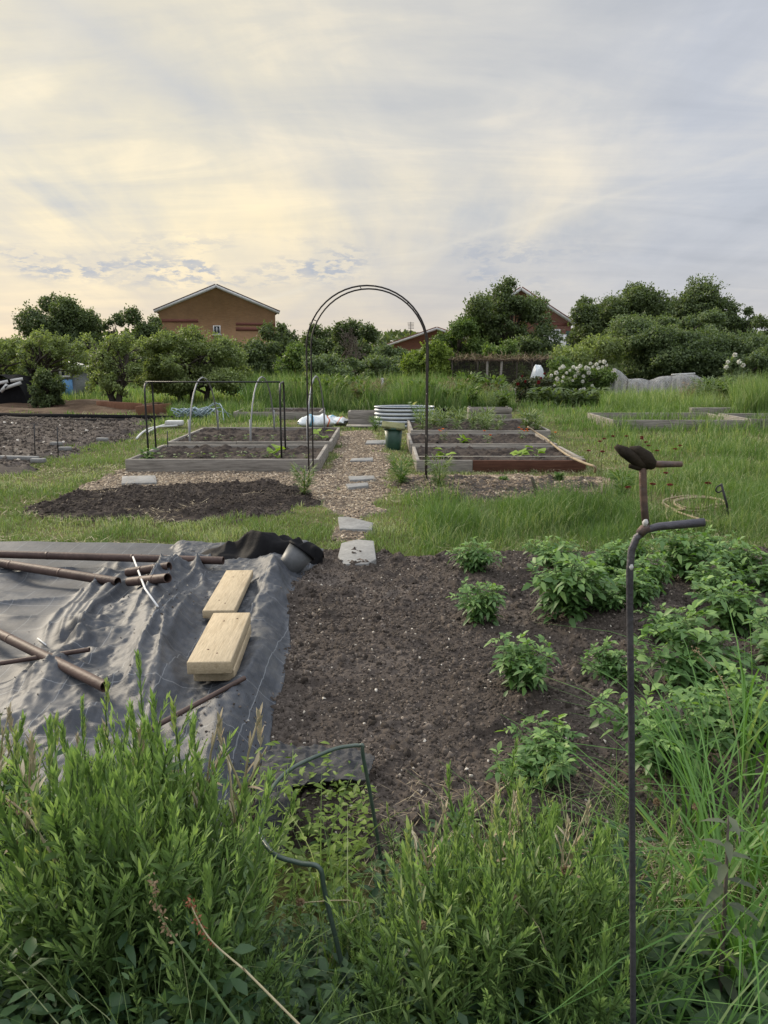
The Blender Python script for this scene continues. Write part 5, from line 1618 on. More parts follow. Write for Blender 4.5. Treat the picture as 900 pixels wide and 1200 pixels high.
# tufts and wild herbs on the path edge
for (px, py, h, lab) in ((470, 571, .42, 'tall grassy tuft beside the foot of the reddish fronted bed'), (357, 583, .4, 'grey green bushy weed at the right end of the compost mound'), (515, 575, .45, 'thin dry weed before the reddish fronted bed'), (728, 588, .4, 'bushy green clump behind the metal stake'), (590, 568, .1, 'low green weed on the soil strip before the right bed'), (655, 565, .12, 'low leafy weed at the right of the soil strip')):
    plantlet('wild_plant', lab, 'weed', (*G(px, py)[:2], 0), h, int(160 + 500 * h), .14 * (h + .25), MA['grass'] if px in (470, 728) else MA['veg'] if px in (357, 515) else MA['weed'], None, 1.4, Wf=.13 if h > .2 else .4)
f0 = None
for k, (px, py) in enumerate(((703, 517), (708, 514), (718, 511), (734, 511), (752, 514), (757, 518), (760, 522), (690, 528), (706, 529), (745, 530), (770, 528), (797, 522), (791, 526), (785, 568), (736, 571), (780, 554), (765, 567), (830, 566), (752, 512), (722, 524))):
    Y = G(px, py + (20 if py < 545 else 26))[1] + rng.uniform(-.1, .3)
    p = D(px, py, Y)
    h = p[2]
    if f0 is None:
        f0 = thing('red_flower', 'small dark red flower head nodding above the meadow grass on the right', 'flower', (p[0], Y, 0), 'dark red flowers in the right meadow')
        s = MB(); s.tube([[0, 0, 0], [.01, 0, .3], [0, 0, .6]], [.004, .003, .002], 5); s.build('stem', MA['stem'], f0, local=True)
        b = MB(); n = 60; u = rdir(n); leaves8(b, np.array([[0, 0, .6]]) + u * .008, u + [0, 0, .5], rdir(n), .03, .016, .1, rng.uniform(0, 1, n), .2); b.build('bloom', MA['petalr'], f0, local=True)
        f0.scale = (1, 1, h / .6)
    else:
        dup(f0, (p[0], Y, 0), rng.uniform(0, 6), (1, 1, h / .6))

# ================================================================== trees and hedges
T = MA
# far row
treepx('broad_tree', 'dark broadleaf tree at the far left behind the orchard', 28, 122, 346, 46, T['treedark'], 1, nclump=14, crown_lo=.02)
treepx('broad_tree', 'narrow dark tree between the two left dark trees', 114, 150, 362, 46, T['treedark'], 2, nclump=8, crown_lo=.02)
treepx('broad_tree', 'dark tree touching the left corner of the brick house', 142, 198, 359, 45, T['treedark'], 3, nclump=10, crown_lo=.02)
treepx('broad_tree', 'dark tree covering the right corner of the large brick house', 304, 356, 369, 48, T['treedark'], 4, nclump=10, crown_lo=.02)
treepx('broad_tree', 'dark tree seen inside the left half of the arch', 340, 398, 378, 44, T['treedark'], 5, nclump=10, crown_lo=.02)
treepx('broad_tree', 'dark tree seen through the middle of the arch', 388, 446, 376, 42, T['treedark'], 6, nclump=10, crown_lo=.02)
treepx('broad_tree', 'grey green low tree left of the round bush', 432, 486, 404, 40, T['treegrey'], 7, nclump=9, crown_lo=.05)
treepx('broad_tree', 'mid green tree above the fruit cage, left of the tallest tree', 500, 578, 369, 41, T['treemid'], 8, nclump=11, crown_lo=.1)
treepx('tall_tree', 'tallest tree with loose ragged crown, right of the arch', 546, 656, 327, 43, T['treedark'], 9, nclump=20, crown_lo=.12, gaps=.42, cover=2.6, clump=.34)
treepx('broad_tree', 'bright green low tree before the tallest tree', 552, 616, 401, 34, T['treemid'], 10, nclump=9, crown_lo=.05)
treepx('broad_tree', 'low dark tree filling the gap above the fruit cage', 585, 652, 398, 37, T['treedark'], 19, nclump=10, crown_lo=.05)
treepx('broad_tree', 'large dark tree at the right, left of the pair', 662, 782, 333, 47, T['treedark'], 11, nclump=18, crown_lo=.02)
treepx('broad_tree', 'large dark tree at the right, right of the pair', 752, 872, 336, 48, T['treedark'], 12, nclump=18, crown_lo=.02)
treepx('broad_tree', 'dark tree at the far right edge with pointed top', 856, 892, 352, 46, T['treedark'], 13, nclump=8, crown_lo=.02)
treepx('broad_tree', 'dark tree cut off by the right edge', 876, 960, 366, 42, T['treedark'], 14, nclump=10, crown_lo=.05)
treepx('large_shrub', 'large grey green bushy tree behind the draped netting', 700, 884, 357, 33, T['treegrey'], 15, cat='shrub', nclump=22, crown_lo=.0, clump=.36)
treepx('large_shrub', 'pale green upright shrub behind the white roses', 646, 736, 388, 31, T['apple'], 16, cat='shrub', nclump=13, crown_lo=.0, cover=1.8)
treepx('large_shrub', 'grey green shrub at the right edge behind the pale grass', 838, 925, 402, 30, T['treegrey'], 17, cat='shrub', nclump=11, crown_lo=.0)
# hedge shrubs behind the tall grass
treepx('hedge_shrub', 'dark hedge shrub beneath the large brick house', 256, 330, 396, 40, T['treedark'], 21, cat='shrub', nclump=11, crown_lo=.0)
treepx('hedge_shrub', 'mid green hedge shrub behind the bed hoops', 312, 372, 400, 30, T['treemid'], 22, cat='shrub', nclump=11, crown_lo=.0)
treepx('hedge_shrub', 'grey green shrub seen low through the left of the arch', 350, 424, 412, 29, T['treegrey'], 23, cat='shrub', nclump=11, crown_lo=.0, cover=1.9)
treepx('hedge_shrub', 'grey shrub seen low through the right of the arch', 412, 486, 416, 31, T['treegrey'], 24, cat='shrub', nclump=11, crown_lo=.0, cover=1.9)
treepx('hedge_shrub', 'dark hedge shrub behind the blue shed', 40, 140, 408, 38, T['treedark'], 25, cat='shrub', nclump=12, crown_lo=.0)
treepx('hedge_shrub', 'dark hedge shrub at the left photograph edge', -60, 50, 392, 36, T['treedark'], 26, cat='shrub', nclump=12, crown_lo=.0)
treepx('hedge_shrub', 'dark hedge shrub behind the round orchard tree', 140, 262, 408, 38, T['treedark'], 27, cat='shrub', nclump=12, crown_lo=.0)
treepx('round_bush', 'rounded yellow green clipped bush right of the arch foot', 472, 533, 397, 28.5, T['roundleaf'], 28, cat='bush', nclump=24, crown_lo=.0, clump=.4, cover=3.2)
treepx('dark_bush', 'small dense dark bush between the leaning apple tree and the blue shed', 34, 71, 432, 21.8, T['treedark'], 29, cat='bush', nclump=14, crown_lo=.0, cover=3)
# orchard
treepx('apple_tree', 'apple tree with leaning trunk at the left', 8, 96, 382, 24, T['apple'], 31, nclump=15, crown_lo=.2, clump=.34, trunks=[(-.75, .9), (-.4, -.2)], trunk_r=.11, cover=1.5, gaps=.44)
treepx('apple_tree', 'apple tree cut off by the left edge', -70, 32, 384, 24.5, T['apple'], 32, nclump=13, clump=.34, crown_lo=.2, trunk_r=.13, cover=1.5, gaps=.42)
treepx('apple_tree', 'slender apple tree with a forked trunk in the brown earth', 84, 172, 386, 21.6, T['apple'], 33, nclump=17, clump=.33, crown_lo=.16, trunks=[(.05, -.5), (.05, .4)], trunk_r=.1, cover=1.4, gaps=.45)
treepx('apple_tree', 'widest round crowned apple tree with several stems', 156, 288, 384, 23.5, T['apple'], 34, nclump=24, clump=.33, crown_lo=.12, trunks=[(-.35, -.3), (-.05, .1), (.35, .4)], trunk_r=.08, cover=1.9, gaps=.36)

# bare twiggy tree in the arch
c = D(412, 440, 36); root = thing('bare_tree', 'leafless twiggy tree standing in the middle of the arch', 'tree', (c[0], 36, 0))
b = MB(); r = np.random.default_rng(8)
def twigs(p, d, L, rad, lev):
    n = 4; P = [p]
    for i in range(n):
        d = norm(d + r.normal(0, .14, 3) + np.array([0, 0, .04])); P.append(P[-1] + d * L / n)
    b.tube(P, np.linspace(rad, rad * .5, n + 1), 5)
    if lev > 0:
        for j in range(4 if lev > 1 else 5):
            k = r.integers(1, n + 1); twigs(P[k], norm(d + r.normal(0, .55, 3)), L * .62, max(.012, rad * .5), lev - 1)
twigs(np.array([c[0], 36, -.1]), np.array([0, 0, 1.]), 1.6, .1, 4)
b.build('trunk', MA['twig'], root)

# far wood closing the horizon
b = MB(); n = 26000
x = rng.uniform(-75, 75, n); y = rng.uniform(74, 84, n); hgt = 2.2 + 2.2 * fbm(x * .12, y * 0, 611, 3); z = rng.uniform(0, 1, n) * hgt
leaves4(b, np.stack([x, y, z], 1), rdir(n), rdir(n), rng.uniform(.5, .95, n), rng.uniform(.3, .6, n), rng.beta(2, 2, n))
stuff(b, 'far_wood', MA['treedark'], 'distant dark hedgerow closing the horizon')
b = MB(); n = 15000
x = rng.uniform(-32, 32, n); y = rng.uniform(49, 52, n); z = rng.uniform(0, 1, n) ** .9 * (1.3 + 1.3 * fbm(x * .3, y * 0, 612, 3))
leaves4(b, np.stack([x, y, z], 1), rdir(n), rdir(n), rng.uniform(.3, .6, n), rng.uniform(.2, .4, n), rng.beta(2, 2, n))
stuff(b, 'far_hedge', MA['treedark'], 'low rough hedge at the end of the allotments')

# clumps of tall weeds standing in the rough grass at the back
tw = []
TWL = ('feathery grey green weed clump in the rough grass at the back', 'dark leafy weed clump in the rough grass at the back', 'brown seeding weed clump in the rough grass at the back')
for k in range(84):
    zone = rng.uniform()
    px = rng.uniform(300, 590) if zone < .78 else rng.uniform(790, 900)
    Y = rng.uniform(20.5, 26) if zone < .78 else rng.uniform(21, 24.5)
    x = (px - 450) / 900 * Y; v = k % 3
    h = rng.uniform(.6, 1.05)
    if k < 3:
        tw.append(plantlet('wild_clump', TWL[v], 'weed clump', (x, Y, 0), 1.0, 420, (.16, .2, .13)[v], (MA['treegrey'], MA['treemid'], MA['seedhead'])[v], 'weed clumps in the rough grass, ' + ('feathery', 'leafy', 'brown')[v], 1.6, Wf=(.12, .3, .1)[v]))
        tw[-1].scale = (h, h, h)
    else: dup(tw[v], (x, Y, 0), rng.uniform(0, 6), (h * 1.2, h * 1.2, h))

# white rose and red flowered bushes
def rosebush(name, label, x0, x1, ytop, Y, mat, seed, petal, blooms, rb, cat):
    root = treepx(name, label, x0, x1, ytop, Y, mat, seed, cat=cat, nclump=13, crown_lo=.0, cover=1.6)
    b0 = None
    for (px, py) in blooms:
        p = D(px, py, Y - .85 + rng.uniform(-.2, .2)) - np.array(root.location)
        if b0 is None:
            b = MB(); n = 40; u = rdir(n); leaves8(b, u * .012, u + [0, -.2, .3], rdir(n), rb, rb * .8, .1, rng.uniform(0, 1, n), .3)
            b0 = b.build('bloom', petal, root, local=True); o = b0
        else:
            o = b0.copy(); COL.objects.link(o); o.parent = root
        o.location = Vector([float(v) for v in p]); s = rng.uniform(.7, 1.35); o.scale = (s, s, s); o.rotation_euler = tuple(rng.uniform(0, 6, 3))
    return root
WB = [(646, 440), (652, 437), (656, 432), (660, 430), (664, 437), (668, 434), (672, 430), (676, 432), (680, 429), (684, 434), (687, 431), (692, 426), (695, 430), (699, 427), (703, 424), (708, 424), (711, 428), (660, 442), (667, 444), (674, 441), (678, 437), (684, 441), (690, 437), (653, 444), (645, 446), (683, 447), (694, 452), (659, 447), (701, 431), (706, 430), (680, 457), (684, 456), (671, 446), (690, 432), (650, 452)]
rosebush('rose_bush', 'rose bush covered with white blooms right of the fruit cage', 640, 716, 420, 26, T['treemid'], 41, MA['petalw'], WB, .055, 'rose bush')
rosebush('flower_bush', 'reddish leaved bush with a few red blooms left of the white roses', 600, 652, 440, 25, T['redleaf'], 42, MA['petalr'], [(612, 441), (634, 443), (638, 438), (631, 448), (616, 447), (607, 450)], .045, 'flower bush')
rosebush('rose_bush', 'small rose bush with cream blooms behind the bright right grass', 846, 880, 416, 27, T['treegrey'], 43, MA['petalw'], [(853, 424), (861, 416), (866, 424), (851, 430), (871, 428)], .07, 'rose bush')
# low leafy row before the roses
l0 = None
for k in range(12):
    x, Y = D(628 + k * 6.5, 470, 22.5 + (k % 3) * .4)[0], 22.5 + (k % 3) * .4
    if l0 is None: l0 = plantlet('leafy_crop', 'grey green crop plant in the low row before the white roses', 'crop plant', (x, Y, 0), .55, 150, .2, MA['treegrey'], 'low crop row before the roses', .8, Wf=.4)
    else: dup(l0, (x, Y, 0), rng.uniform(0, 6), rng.uniform(.8, 1.2))

# ================================================================== houses
def house(label, xl, xr_px, apex, eaveL, eaveR, Y, brick, rooft, depth, windows, bands=(), aerial=None, dooh=None):
    a = D(apex[0], apex[1], Y); el = D(xl, eaveL, Y); er = D(xr_px, eaveR, Y)
    ez = (el[2] + er[2]) / 2; x0, x1, ax, az = el[0], er[0], a[0], a[2]
    root = thing('brick_house', label, 'house', ((x0 + x1) / 2, Y, 0))
    b = MB()
    pr = np.array([[x0, 0], [x1, 0], [x1, ez], [ax, az - .12], [x0, ez]])
    V = np.concatenate([np.c_[pr[:, 0], np.full(5, Y), pr[:, 1]], np.c_[pr[:, 0], np.full(5, Y + depth), pr[:, 1]]])
    b.add(V, [[0, 1, 2, 3, 4], [9, 8, 7, 6, 5]] + [[i, (i + 1) % 5, 5 + (i + 1) % 5, 5 + i] for i in range(5)])
    b.build('wall', brick, root)
    for sx, ex in ((-1, x0), (1, x1)):
        d = norm(np.array([ex - ax, 0, ez - az + .12])); n = np.array([-d[2] * sx * -1, 0, abs(d[0])]); n = np.array([abs(d[2]) * sx, 0, abs(d[0])])
        p0 = np.array([ax, 0, az - .12]) ; p1 = np.array([ex, 0, ez]) + d * .35
        b = MB(); V = []
        for yy in (Y - .28, Y + depth + .28):
            for pp in (p0 + n * .02, p1 + n * .02, p1 + n * .14, p0 + n * .14): V.append([pp[0], yy, pp[2]])
        b.add(V, [[0, 1, 2, 3], [7, 6, 5, 4], [0, 4, 5, 1], [1, 5, 6, 2], [2, 6, 7, 3], [3, 7, 4, 0]]); b.build('roof', rooft, root)
        b = MB(); V = []
        for yy in (Y - .34, Y - .30):
            for pp in (p0 - n * .12, p1 - n * .12, p1 + n * .05, p0 + n * .05): V.append([pp[0], yy, pp[2]])
        b.add(V, [[0, 1, 2, 3], [7, 6, 5, 4], [0, 4, 5, 1], [1, 5, 6, 2], [2, 6, 7, 3], [3, 7, 4, 0]]); b.build('barge_board', MA['offwhite'], root)
        b = MB(); V = []
        for yy in (Y - .27, Y - .003):
            for pp in (p0 - n * .14, p1 - n * .14, p1 + n * .015, p0 + n * .015): V.append([pp[0], yy, pp[2]])
        b.add(V, [[0, 1, 2, 3], [7, 6, 5, 4], [0, 4, 5, 1], [1, 5, 6, 2], [2, 6, 7, 3], [3, 7, 4, 0]]); b.build('soffit', MA['white'], root)
    for (wx0, wy0, wx1, wy1) in windows:
        p, q_ = D(wx0, wy0, Y - .05), D(wx1, wy1, Y - .05)
        cx_, cz_ = (p[0] + q_[0]) / 2, (p[2] + q_[2]) / 2; w, h = q_[0] - p[0], p[2] - q_[2]
        f = MB()
        t_ = min(.12, w * .14)
        f.box((cx_ - w / 2 + t_ / 2, Y - .03, cz_), (t_, .1, h)); f.box((cx_ + w / 2 - t_ / 2, Y - .03, cz_), (t_, .1, h))
        f.box((cx_, Y - .03, cz_ + h / 2 - t_ / 2), (w - 2 * t_, .1, t_)); f.box((cx_, Y - .03, cz_ - h / 2 + t_ / 2), (w - 2 * t_, .1, t_))
        f.box((cx_, Y - .028, cz_), (t_ * .7, .08, h - 2 * t_))
        fo = f.build('window', MA['white'], root)
        g_ = MB(); g_.box((cx_, Y - .012, cz_), (w - 2 * t_ + .02, .03, h - 2 * t_ + .02)); pn = MB(); pn = g_
        po = pn.build('pane', MA['glass'], fo, local=True); po.location = -Vector([float(v) for v in root.location])
        s_ = MB(); s_.box((cx_, Y - .08, cz_ - h / 2 - .04), (w + .15, .16, .07)); so_ = s_.build('sill', MA['offwhite'], fo, local=True); so_.location = -Vector([float(v) for v in root.location])
    for (wx0, wy0, wx1, wy1) in bands:
        p, q_ = D(wx0, wy0, Y), D(wx1, wy1, Y)
        b = MB(); b.box(((p[0] + q_[0]) / 2, Y - .015, (p[2] + q_[2]) / 2), (q_[0] - p[0], .05, p[2] - q_[2])); b.build('brick_band', MA['brickdark'], root)
    root.rotation_euler = (0, 0, math.atan2(-(x0 + x1) / 2, Y))
    if aerial:
        p = D(aerial[0], aerial[1], Y + 1.5)
        b = MB(); b.tube([[p[0], Y + 1.5, az - 1.6], [p[0], Y + 1.5, p[2]]], .03, 5)
        for k in range(5): b.tube([[p[0] - .3 + .02 * k, Y + 1.5, p[2] - .1 - .12 * k], [p[0] + .3, Y + 1.5, p[2] - .1 - .12 * k]], .02, 4)
        b.build('aerial', MA['black'], root)
    return root
house('large brown brick house gable with white barge boards behind the orchard', 188, 322, (253, 333), 360, 367, 60, MA['brickA'], MA['roof'], 9, [(249.5, 381.5, 258.5, 392)], [(276, 378, 321.9, 381), (276, 383.5, 321.9, 387.5), (188.1, 374.5, 233, 378)])
house('small brick house gable with an aerial seen through the arch', 458, 566, (512, 383), 403, 403, 70, MA['brickB'], MA['roofred'], 9, [(505, 402, 515, 412)], (), (480, 377))
house('red brick house half hidden behind the tallest tree, white window showing', 552, 668, (611, 336), 378, 376, 60, MA['brickB'], MA['roofred'], 9, [(645, 386, 655, 404)], [(640, 379, 667.9, 382)])
c0, c1 = D(640, 388, 59.5), D(668, 408, 59.5)
root = thing('white_annexe', 'white walled lean-to with dark green door by the red brick house', 'annexe', ((c0[0] + c1[0]) / 2, 58.5, 0))
b = MB(); b.box(((c0[0] + c1[0]) / 2 - .35, 59.2, c1[2] / 2 + .5), (1.5, 1.3, c1[2] + 1.0)); b.build('wall', MA['white'], root)
b = MB(); b.box((c1[0] - .25, 58.9, c0[2] / 2), (.5, .12, c0[2])); b.build('door', MA['darkgreenpaint'], root)

# ================================================================== blue shed, covered frame, cage, nets
c = G(70, 466); Ys = 27.0
p0, p1 = D(69, 426, Ys), D(88, 466, Ys)
root = thing('garden_shed', 'small grey garden shed with blue lower panel and white window', 'shed', ((p0[0] + p1[0]) / 2, Ys, 0))
xc, w, zt_ = (p0[0] + p1[0]) / 2, p1[0] - p0[0] + .1, p0[2]
b = MB(); pr = np.array([[-w / 2, 0], [w / 2, 0], [w / 2, zt_ * .86], [-w / 2, zt_]])
V = np.concatenate([np.c_[xc + pr[:, 0], np.full(4, Ys), pr[:, 1]], np.c_[xc + pr[:, 0], np.full(4, Ys + 1.4), pr[:, 1]]])
b.add(V, [[0, 1, 2, 3], [7, 6, 5, 4]] + [[i, (i + 1) % 4, 4 + (i + 1) % 4, 4 + i] for i in range(4)]); b.build('wall', MA['shedgrey'], root)
b = MB(); b.beam((xc - w / 2 - .1, Ys + .65, zt_ + .05), (xc + w / 2 + .25, Ys + .65, zt_ * .84), 1.7, .05); b.build('roof', MA['offwhite'], root)
b = MB(); b.box((xc, Ys - .02, .32), (w * .66, .05, .64)); b.build('blue_panel', MA['blue'], root)
fz = .98; b = MB(); fw, fh = w * .58, .46
for s in (-1, 1): b.box((xc - .02 + s * fw / 2, Ys - .03, fz), (.06, .06, fh)); b.box((xc - .02, Ys - .032, fz + s * fh / 2), (fw + .06, .06, .06))
b.box((xc - .02, Ys - .028, fz), (.04, .05, fh)); b.box((xc - .02, Ys - .026, fz), (fw, .05, .04))
fo = b.build('window', MA['white'], root)
b = MB(); b.box((xc - .02, Ys - .01, fz), (fw, .03, fh)); po = b.build('pane', MA['glass'], fo, local=True); po.location = -Vector([float(v) for v in root.location])

root = thing('covered_frame', 'black sheeting over a frame with white strips at the left edge', 'covered frame', (*D(10, 470, 22.5)[:2], 0))
x0, x1 = D(-40, 470, 22.5)[0], D(30, 470, 22.5)[0]; zt_ = D(10, 441, 22.5)[2]
X, Zg_ = np.meshgrid(np.linspace(0, 1, 60), np.linspace(0, 1, 40))
ang = X * PI
b = MB(); PX = x0 + (x1 - x0) * (.5 - .5 * np.cos(ang)); PZ = zt_ * np.sin(ang) ** .6 * (.92 + .16 * fbm(X * 7, Zg_ * 5, 31, 3)); PY = 22.5 + 1.6 * Zg_ + .12 * (fbm(X * 9, Zg_ * 9, 33, 3) - .5)
i = np.arange(39)[:, None] * 60 + np.arange(59)[None, :]
b.add(np.stack([PX, PY, PZ], -1), np.stack([i, i + 1, i + 61, i + 60], -1).reshape(-1, 4))
b.tube([[x0 + (x1 - x0) * .5, 22.55, .0], [x0 + (x1 - x0) * .5, 22.55, zt_ * .9]], .03, 6)
fr_ = MB(); m = 30; an = np.linspace(0, PI, m)
V = np.array([[x0 + (x1 - x0) * (.5 - .5 * math.cos(q)), 22.56, zt_ * .93 * math.sin(q) ** .6] for q in an]); V = np.concatenate([V, [[(x0 + x1) / 2, 22.56, 0]]])
b.add(V, [[k, k + 1, m] for k in range(m - 1)])
b.build('sheeting', MA['blackplastic'], root, smooth=True)
for k, (u0, z0, u1, z1_) in enumerate(((.45, .72, .75, .84), (.7, .62, .97, .80), (.62, .5, .74, .74), (.8, .86, 1.0, .92))):
    b = MB(); b.beam((x0 + (x1 - x0) * u0, 22.44, zt_ * z0), (x0 + (x1 - x0) * u1, 22.44, zt_ * z1_), .05, .09, (0, 0, 1)); b.build('white_strip', MA['offwhite'], root)

# black edging along the far side of the soil plot
a, c = G(-20, 489), G(203, 493)
b = MB(); b.beam(a + [0, 0, .05], c + [0, 0, .05], .05, .13); b.beam(a + [0, -.3, .02], c + [0, -.3, .02], .4, .03)
tag(b.build('soil_edging', MA['blackplastic']), 'black plastic edging along the far side of the left soil plot', 'edging')
for k, (pa, pc_, lab) in enumerate((((114, 475), (166, 478), 'long reddish timber board lying by the forked apple tree'), ((160, 482), (200, 478), 'shorter reddish timber board leaning right of the long one'))):
    a, c = G(*pa, .15), G(*pc_, .15); b = MB(); b.beam(a, c, .06, .24); tag(b.build('timber_board', surf('red_board%d' % k, (.16, .075, .045), (.25, .13, .08), 3, .85, .3, 20, .2), bevel=.006), lab, 'board')
for k, (pts, lab) in enumerate((([(160, 514), (168, 506), (180, 501), (205, 499), (214, 498)], 'pale curved plastic pipe lying left of the hoops, front one'), ([(172, 507), (186, 500), (200, 496.5), (214, 495)], 'pale curved plastic pipe lying left of the hoops, rear one'))):
    b = MB(); b.tube(smooth_path([G(x, y, .05) for x, y in pts], 4), .02, 7); tag(b.build('plastic_pipe', MA['offwhite'], smooth=True), lab, 'pipe')
b = MB(); b.box(G(200, 497, .1) + np.array([0, .3, 0]), (.35, .2, .1)); tag(b.build('pale_tray', MA['offwhite'], bevel=.02), 'small pale tray beside the curved plastic pipes', 'tray')
c = G(228, 492, .0); root = thing('netting_bundle', 'tangled roll of pale blue grey netting on the grass', 'netting bundle', c)
b = MB()
for k in range(26):
    P = []
    ph = rng.uniform(0, 6); rr_ = rng.uniform(.07, .16); x0_ = rng.uniform(-.42, .42)
    for i in range(9):
        th = 2 * PI * i / 8; P.append(c + np.array([x0_ + .12 * math.sin(th * 1.5 + ph) + rng.normal(0, .02), rr_ * math.cos(th), .16 + rr_ * .9 * math.sin(th)]))
    b.tube(P, .014, 5)
for k in range(5):
    P = [c + np.array([rng.uniform(-.1, .4), 0, .2]), c + np.array([.5 + rng.uniform(0, .2), rng.normal(0, .2), .1 + rng.uniform(0, .3)]), c + np.array([.75 + rng.uniform(0, .2), rng.normal(0, .3), .04])]
    b.tube(smooth_path(P, 4), .01, 5)
b.build('net_roll', MA['wire'], root, smooth=True)
for k, (px, py, lab) in enumerate(((45, 541, 'pale brick lying in the left soil plot, nearest'), (76, 527, 'grey brick lying in the left soil plot, middle'), (120, 516, 'pale flat stone at the right of the left soil plot'), (22, 538, 'long pale stake lying in the left soil plot'), (66, 521, 'small pale stone in the left soil plot, farthest'))):
    c = G(px, py, .05); b = MB(); b.box(c + [0, 0, .015], ((.6 if k == 3 else .2), .08, .06), np.array(Matrix.Rotation(rng.uniform(-.3, .3), 3, 'Z'))); tag(b.build('soil_brick', MA['slab'], bevel=.012), lab, 'brick')

# fruit cage
Yc = 28.0
x0, x1 = D(528, 440, Yc)[0], D(646, 440, Yc)[0]; zt_ = D(590, 423, Yc)[2]
root = thing('fruit_cage', 'low fruit cage of dark netting on posts with a rusty top rail', 'fruit cage', ((x0 + x1) / 2, Yc, 0))
for yy, nm in ((Yc, 'net_panel'), (Yc + 3.2, 'net_panel')):
    nx = 60; X, Z = np.meshgrid(np.linspace(x0, x1, nx), np.linspace(.02, zt_, 12)); Yg_ = yy + .1 * (fbm(X * 1.2, Z * 2, 66, 3) - .5)
    i = np.arange(11)[:, None] * nx + np.arange(nx - 1)[None, :]
    b = MB(); b.add(np.stack([X, Yg_, Z], -1), np.stack([i, i + 1, i + nx + 1, i + nx], -1).reshape(-1, 4)); b.build(nm, MA['netdark'], root)
nx = 60; X, Yg_ = np.meshgrid(np.linspace(x0, x1, nx), np.linspace(Yc, Yc + 3.2, 14)); Z = zt_ - .12 * np.abs(np.sin((X - x0) / (x1 - x0) * PI * 4)) * np.sin((Yg_ - Yc) / 3.2 * PI)
i = np.arange(13)[:, None] * nx + np.arange(nx - 1)[None, :]
b = MB(); b.add(np.stack([X, Yg_, Z + .01], -1), np.stack([i, i + 1, i + nx + 1, i + nx], -1).reshape(-1, 4)); b.build('net_roof', MA['netdark'], root)
for px in (530, 558, 571, 585, 605, 622, 645):
    x = D(px, 440, Yc)[0]; b = MB(); b.tube([[x, Yc - .06, -.1], [x + rng.normal(0, .04), Yc - .06, zt_ + .04]], .045 if px in (571, 585) else .03, 6); b.build('post', MA['oldwood'] if px in (571, 585) else MA['bark'], root)
b = MB(); b.tube([[x0 - .1, Yc - .08, zt_ + .05], [(x0 + x1) / 2, Yc - .08, zt_ + .02], [x1 + .1, Yc - .08, zt_ + .07]], .04, 6); b.build('top_rail', MA['rust'], root)
b = MB(); r = np.random.default_rng(3); n = 500
px_ = r.uniform(x0, x1, n); a = rdir(n, r); leaves4(b, np.stack([px_, Yc - .1 + r.normal(0, .1, n), zt_ + .05 + np.abs(r.normal(0, .08, n))], 1), a, rdir(n, r), r.uniform(.1, .5, n), .025, r.uniform(0, .4, n)); b.build('dead_vine', MA['straw'], root)
for k in range(40):
    x = r.uniform(x0, x1); y = Yc + r.uniform(.6, 2.6)
    if k == 0:
        f = plantlet('fruit_bush', 'dark currant bush growing inside the fruit cage', 'fruit bush', (x, y, 0), 1.1, 150, .22, MA['treedark'], 'bushes inside the fruit cage', .8)
        fb0 = f
    elif k < 12: dup(fb0, (x, y, 0), r.uniform(0, 6), r.uniform(.8, 1.05))
c = D(580, 452, Yc + .4); root = thing('blue_barrel', 'dark blue plastic barrel standing in the fruit cage', 'barrel', (c[0], Yc - .45, 0))
b = MB(); b.lathe([(0, 0), (.13, 0), (.145, .05), (.15, .2), (.155, .22), (.15, .24), (.15, .42), (.13, .5), (.0, .51)], 24, (c[0], Yc - .45, 0)); b.build('barrel_body', MA['bluetub'], root, smooth=True)
c = D(531, 458, 25.5); root = thing('white_box', 'small white open box frame in the tall grass by the round bush', 'frame', (c[0], 25.5, 0))
b = MB(); z = c[2]
for s in (-1, 1): b.box((c[0] + s * .22, 25.5, z - .02), (.06, .3, .5))
b.box((c[0], 25.5, z + .21), (.38, .3, .06)); b.build('frame_box', MA['white'], root)
c = D(630, 440, 27.2); root = thing('white_cover', 'white sheet draped over a mound beside the fruit cage', 'cover sheet', (c[0], 27.2, 0))
X, Y2 = np.meshgrid(np.linspace(-1, 1, 40), np.linspace(-1, 1, 30)); rr_ = np.clip(1 - X ** 2 - Y2 ** 2 * .9, 0, 1)
b = MB(); zz = D(630, 427, 27.2)[2]; Z = zz * rr_ ** .45 * (.9 + .2 * fbm(X * 3 + 4, Y2 * 3, 9, 3)); i = np.arange(29)[:, None] * 40 + np.arange(39)[None, :]
b.add(np.stack([c[0] + X * .3, 27.2 + Y2 * .3, Z], -1), np.stack([i, i + 1, i + 41, i + 40], -1).reshape(-1, 4)); b.build('sheet', MA['bag'], root, smooth=True)
c = G(589, 464); root = thing('pallet_box', 'grey wooden pallet box in the tall grass before the fruit cage', 'pallet box', c); Yq = 24.6
c = D(590, 460, Yq)
for k in range(4):
    b = MB(); b.box((c[0], Yq, .06 + .1 * k), (.8, .05, .08)); b.build('slat', MA['oldwood'], root, bevel=.005)
    b = MB(); b.box((c[0], Yq + .7, .06 + .1 * k), (.8, .05, .08)); b.build('slat', MA['oldwood'], root, bevel=.005)
for s in (-1, 1):
    b = MB(); b.box((c[0] + s * .37, Yq + .35, .22), (.06, .64, .42)); b.build('end_panel', MA['oldwood'], root, bevel=.005)
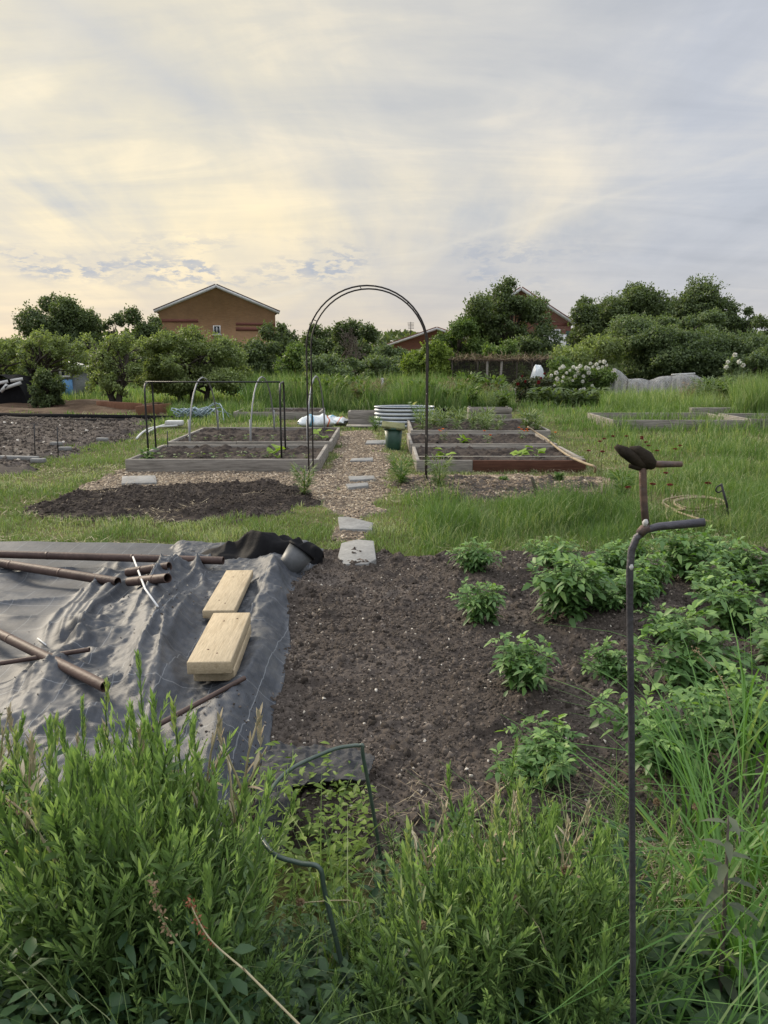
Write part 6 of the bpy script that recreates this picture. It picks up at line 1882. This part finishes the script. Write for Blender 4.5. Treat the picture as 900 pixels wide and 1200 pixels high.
# turquoise net hung in the hedge
x0, x1 = D(262, 445, 28)[0], D(292, 445, 28)[0]; za, zb_ = D(275, 459, 28)[2], D(275, 434, 28)[2]
X, Z = np.meshgrid(np.linspace(x0, x1, 40), np.linspace(0, 1, 30)); YY = 28 + .5 * (fbm(X * 2.5, Z * 2, 21, 3) - .5) - .3 * (1 - Z); top = zb_ - .55 * np.abs((X - x0) / (x1 - x0) - .35)
i = np.arange(29)[:, None] * 40 + np.arange(39)[None, :]
b = MB(); b.add(np.stack([X + .1 * np.sin(Z * 5), YY, Z * top], -1), np.stack([i, i + 1, i + 41, i + 40], -1).reshape(-1, 4))
tag(b.build('green_net', MA['netgreen'], smooth=True), 'turquoise garden net slumped beside the widest apple tree', 'net')
# pale netting over a row of posts at the right
Yn = 26.0
xs = [D(px, 450, Yn)[0] for px in (706, 719, 735, 760, 786, 813, 826)]
tops = [D(px, py, Yn)[2] for px, py in ((706, 457), (719, 431), (735, 443), (760, 445), (786, 439.5), (812, 438), (828, 447))]
root = thing('net_row', 'pale netting draped over stakes behind the long grass on the right', 'netting', ((xs[0] + xs[-1]) / 2, Yn, 0))
X, V_ = np.meshgrid(np.linspace(xs[0], xs[-1], 160), np.linspace(0, 1, 40))
topz = np.interp(X, xs, tops) + .02 * np.sin(X * 9)
ang = V_ * PI
PZ = topz * np.clip(np.sin(ang), 0, 1) ** .32; PY = Yn - .42 * np.cos(ang) + (.1 * (fbm(X * 4, V_ * 3, 88, 3) - .5) + .03 * np.sin(X * 26 + 2 * np.sin(X * 5))) * (1.2 - np.sin(ang))
PX = X + .06 * (fbm(X * 6, V_ * 6, 89, 3) - .5)
i = np.arange(39)[:, None] * 160 + np.arange(159)[None, :]
b = MB(); b.add(np.stack([PX, PY, PZ], -1), np.stack([i, i + 1, i + 161, i + 160], -1).reshape(-1, 4)); b.build('net_sheet', MA['netpale'], root, smooth=True)
for k in (1, 2, 3, 4, 5):
    b = MB(); b.tube([[xs[k], Yn, -.1], [xs[k], Yn, tops[k] - .01]], .025, 6); b.build('stake', MA['bark'], root)
b = MB(); b.tube([[xs[4], Yn - .02, tops[4] + .01], [xs[5], Yn - .02, tops[5] + .01]], .03, 6); b.build('top_pole', MA['offwhite'], root)
c = D(448, 458, 25); b = MB(); b.box((c[0], 25, D(448, 443, 25)[2] / 2), (.09, .09, D(448, 443, 25)[2])); tag(b.build('white_post', MA['offwhite'], bevel=.008), 'short pale post in the tall grass seen through the arch', 'post')
c = G(836, 487); b = MB(); b.box(D(835, 483, 19), (1.1, .2, .22)); tag(b.build('timber_board', MA['oldwood'], bevel=.008), 'pale board half hidden in the long grass behind the meadow bed', 'board')
# strings marking rows in the front beds
b = MB(); b.tube([[.45, 9.93, .2], [2.6, 9.93, .2]], .004, 4); tag(b.build('twine_line', MA['twine']), 'pale string stretched over the front of the reddish fronted bed', 'string')
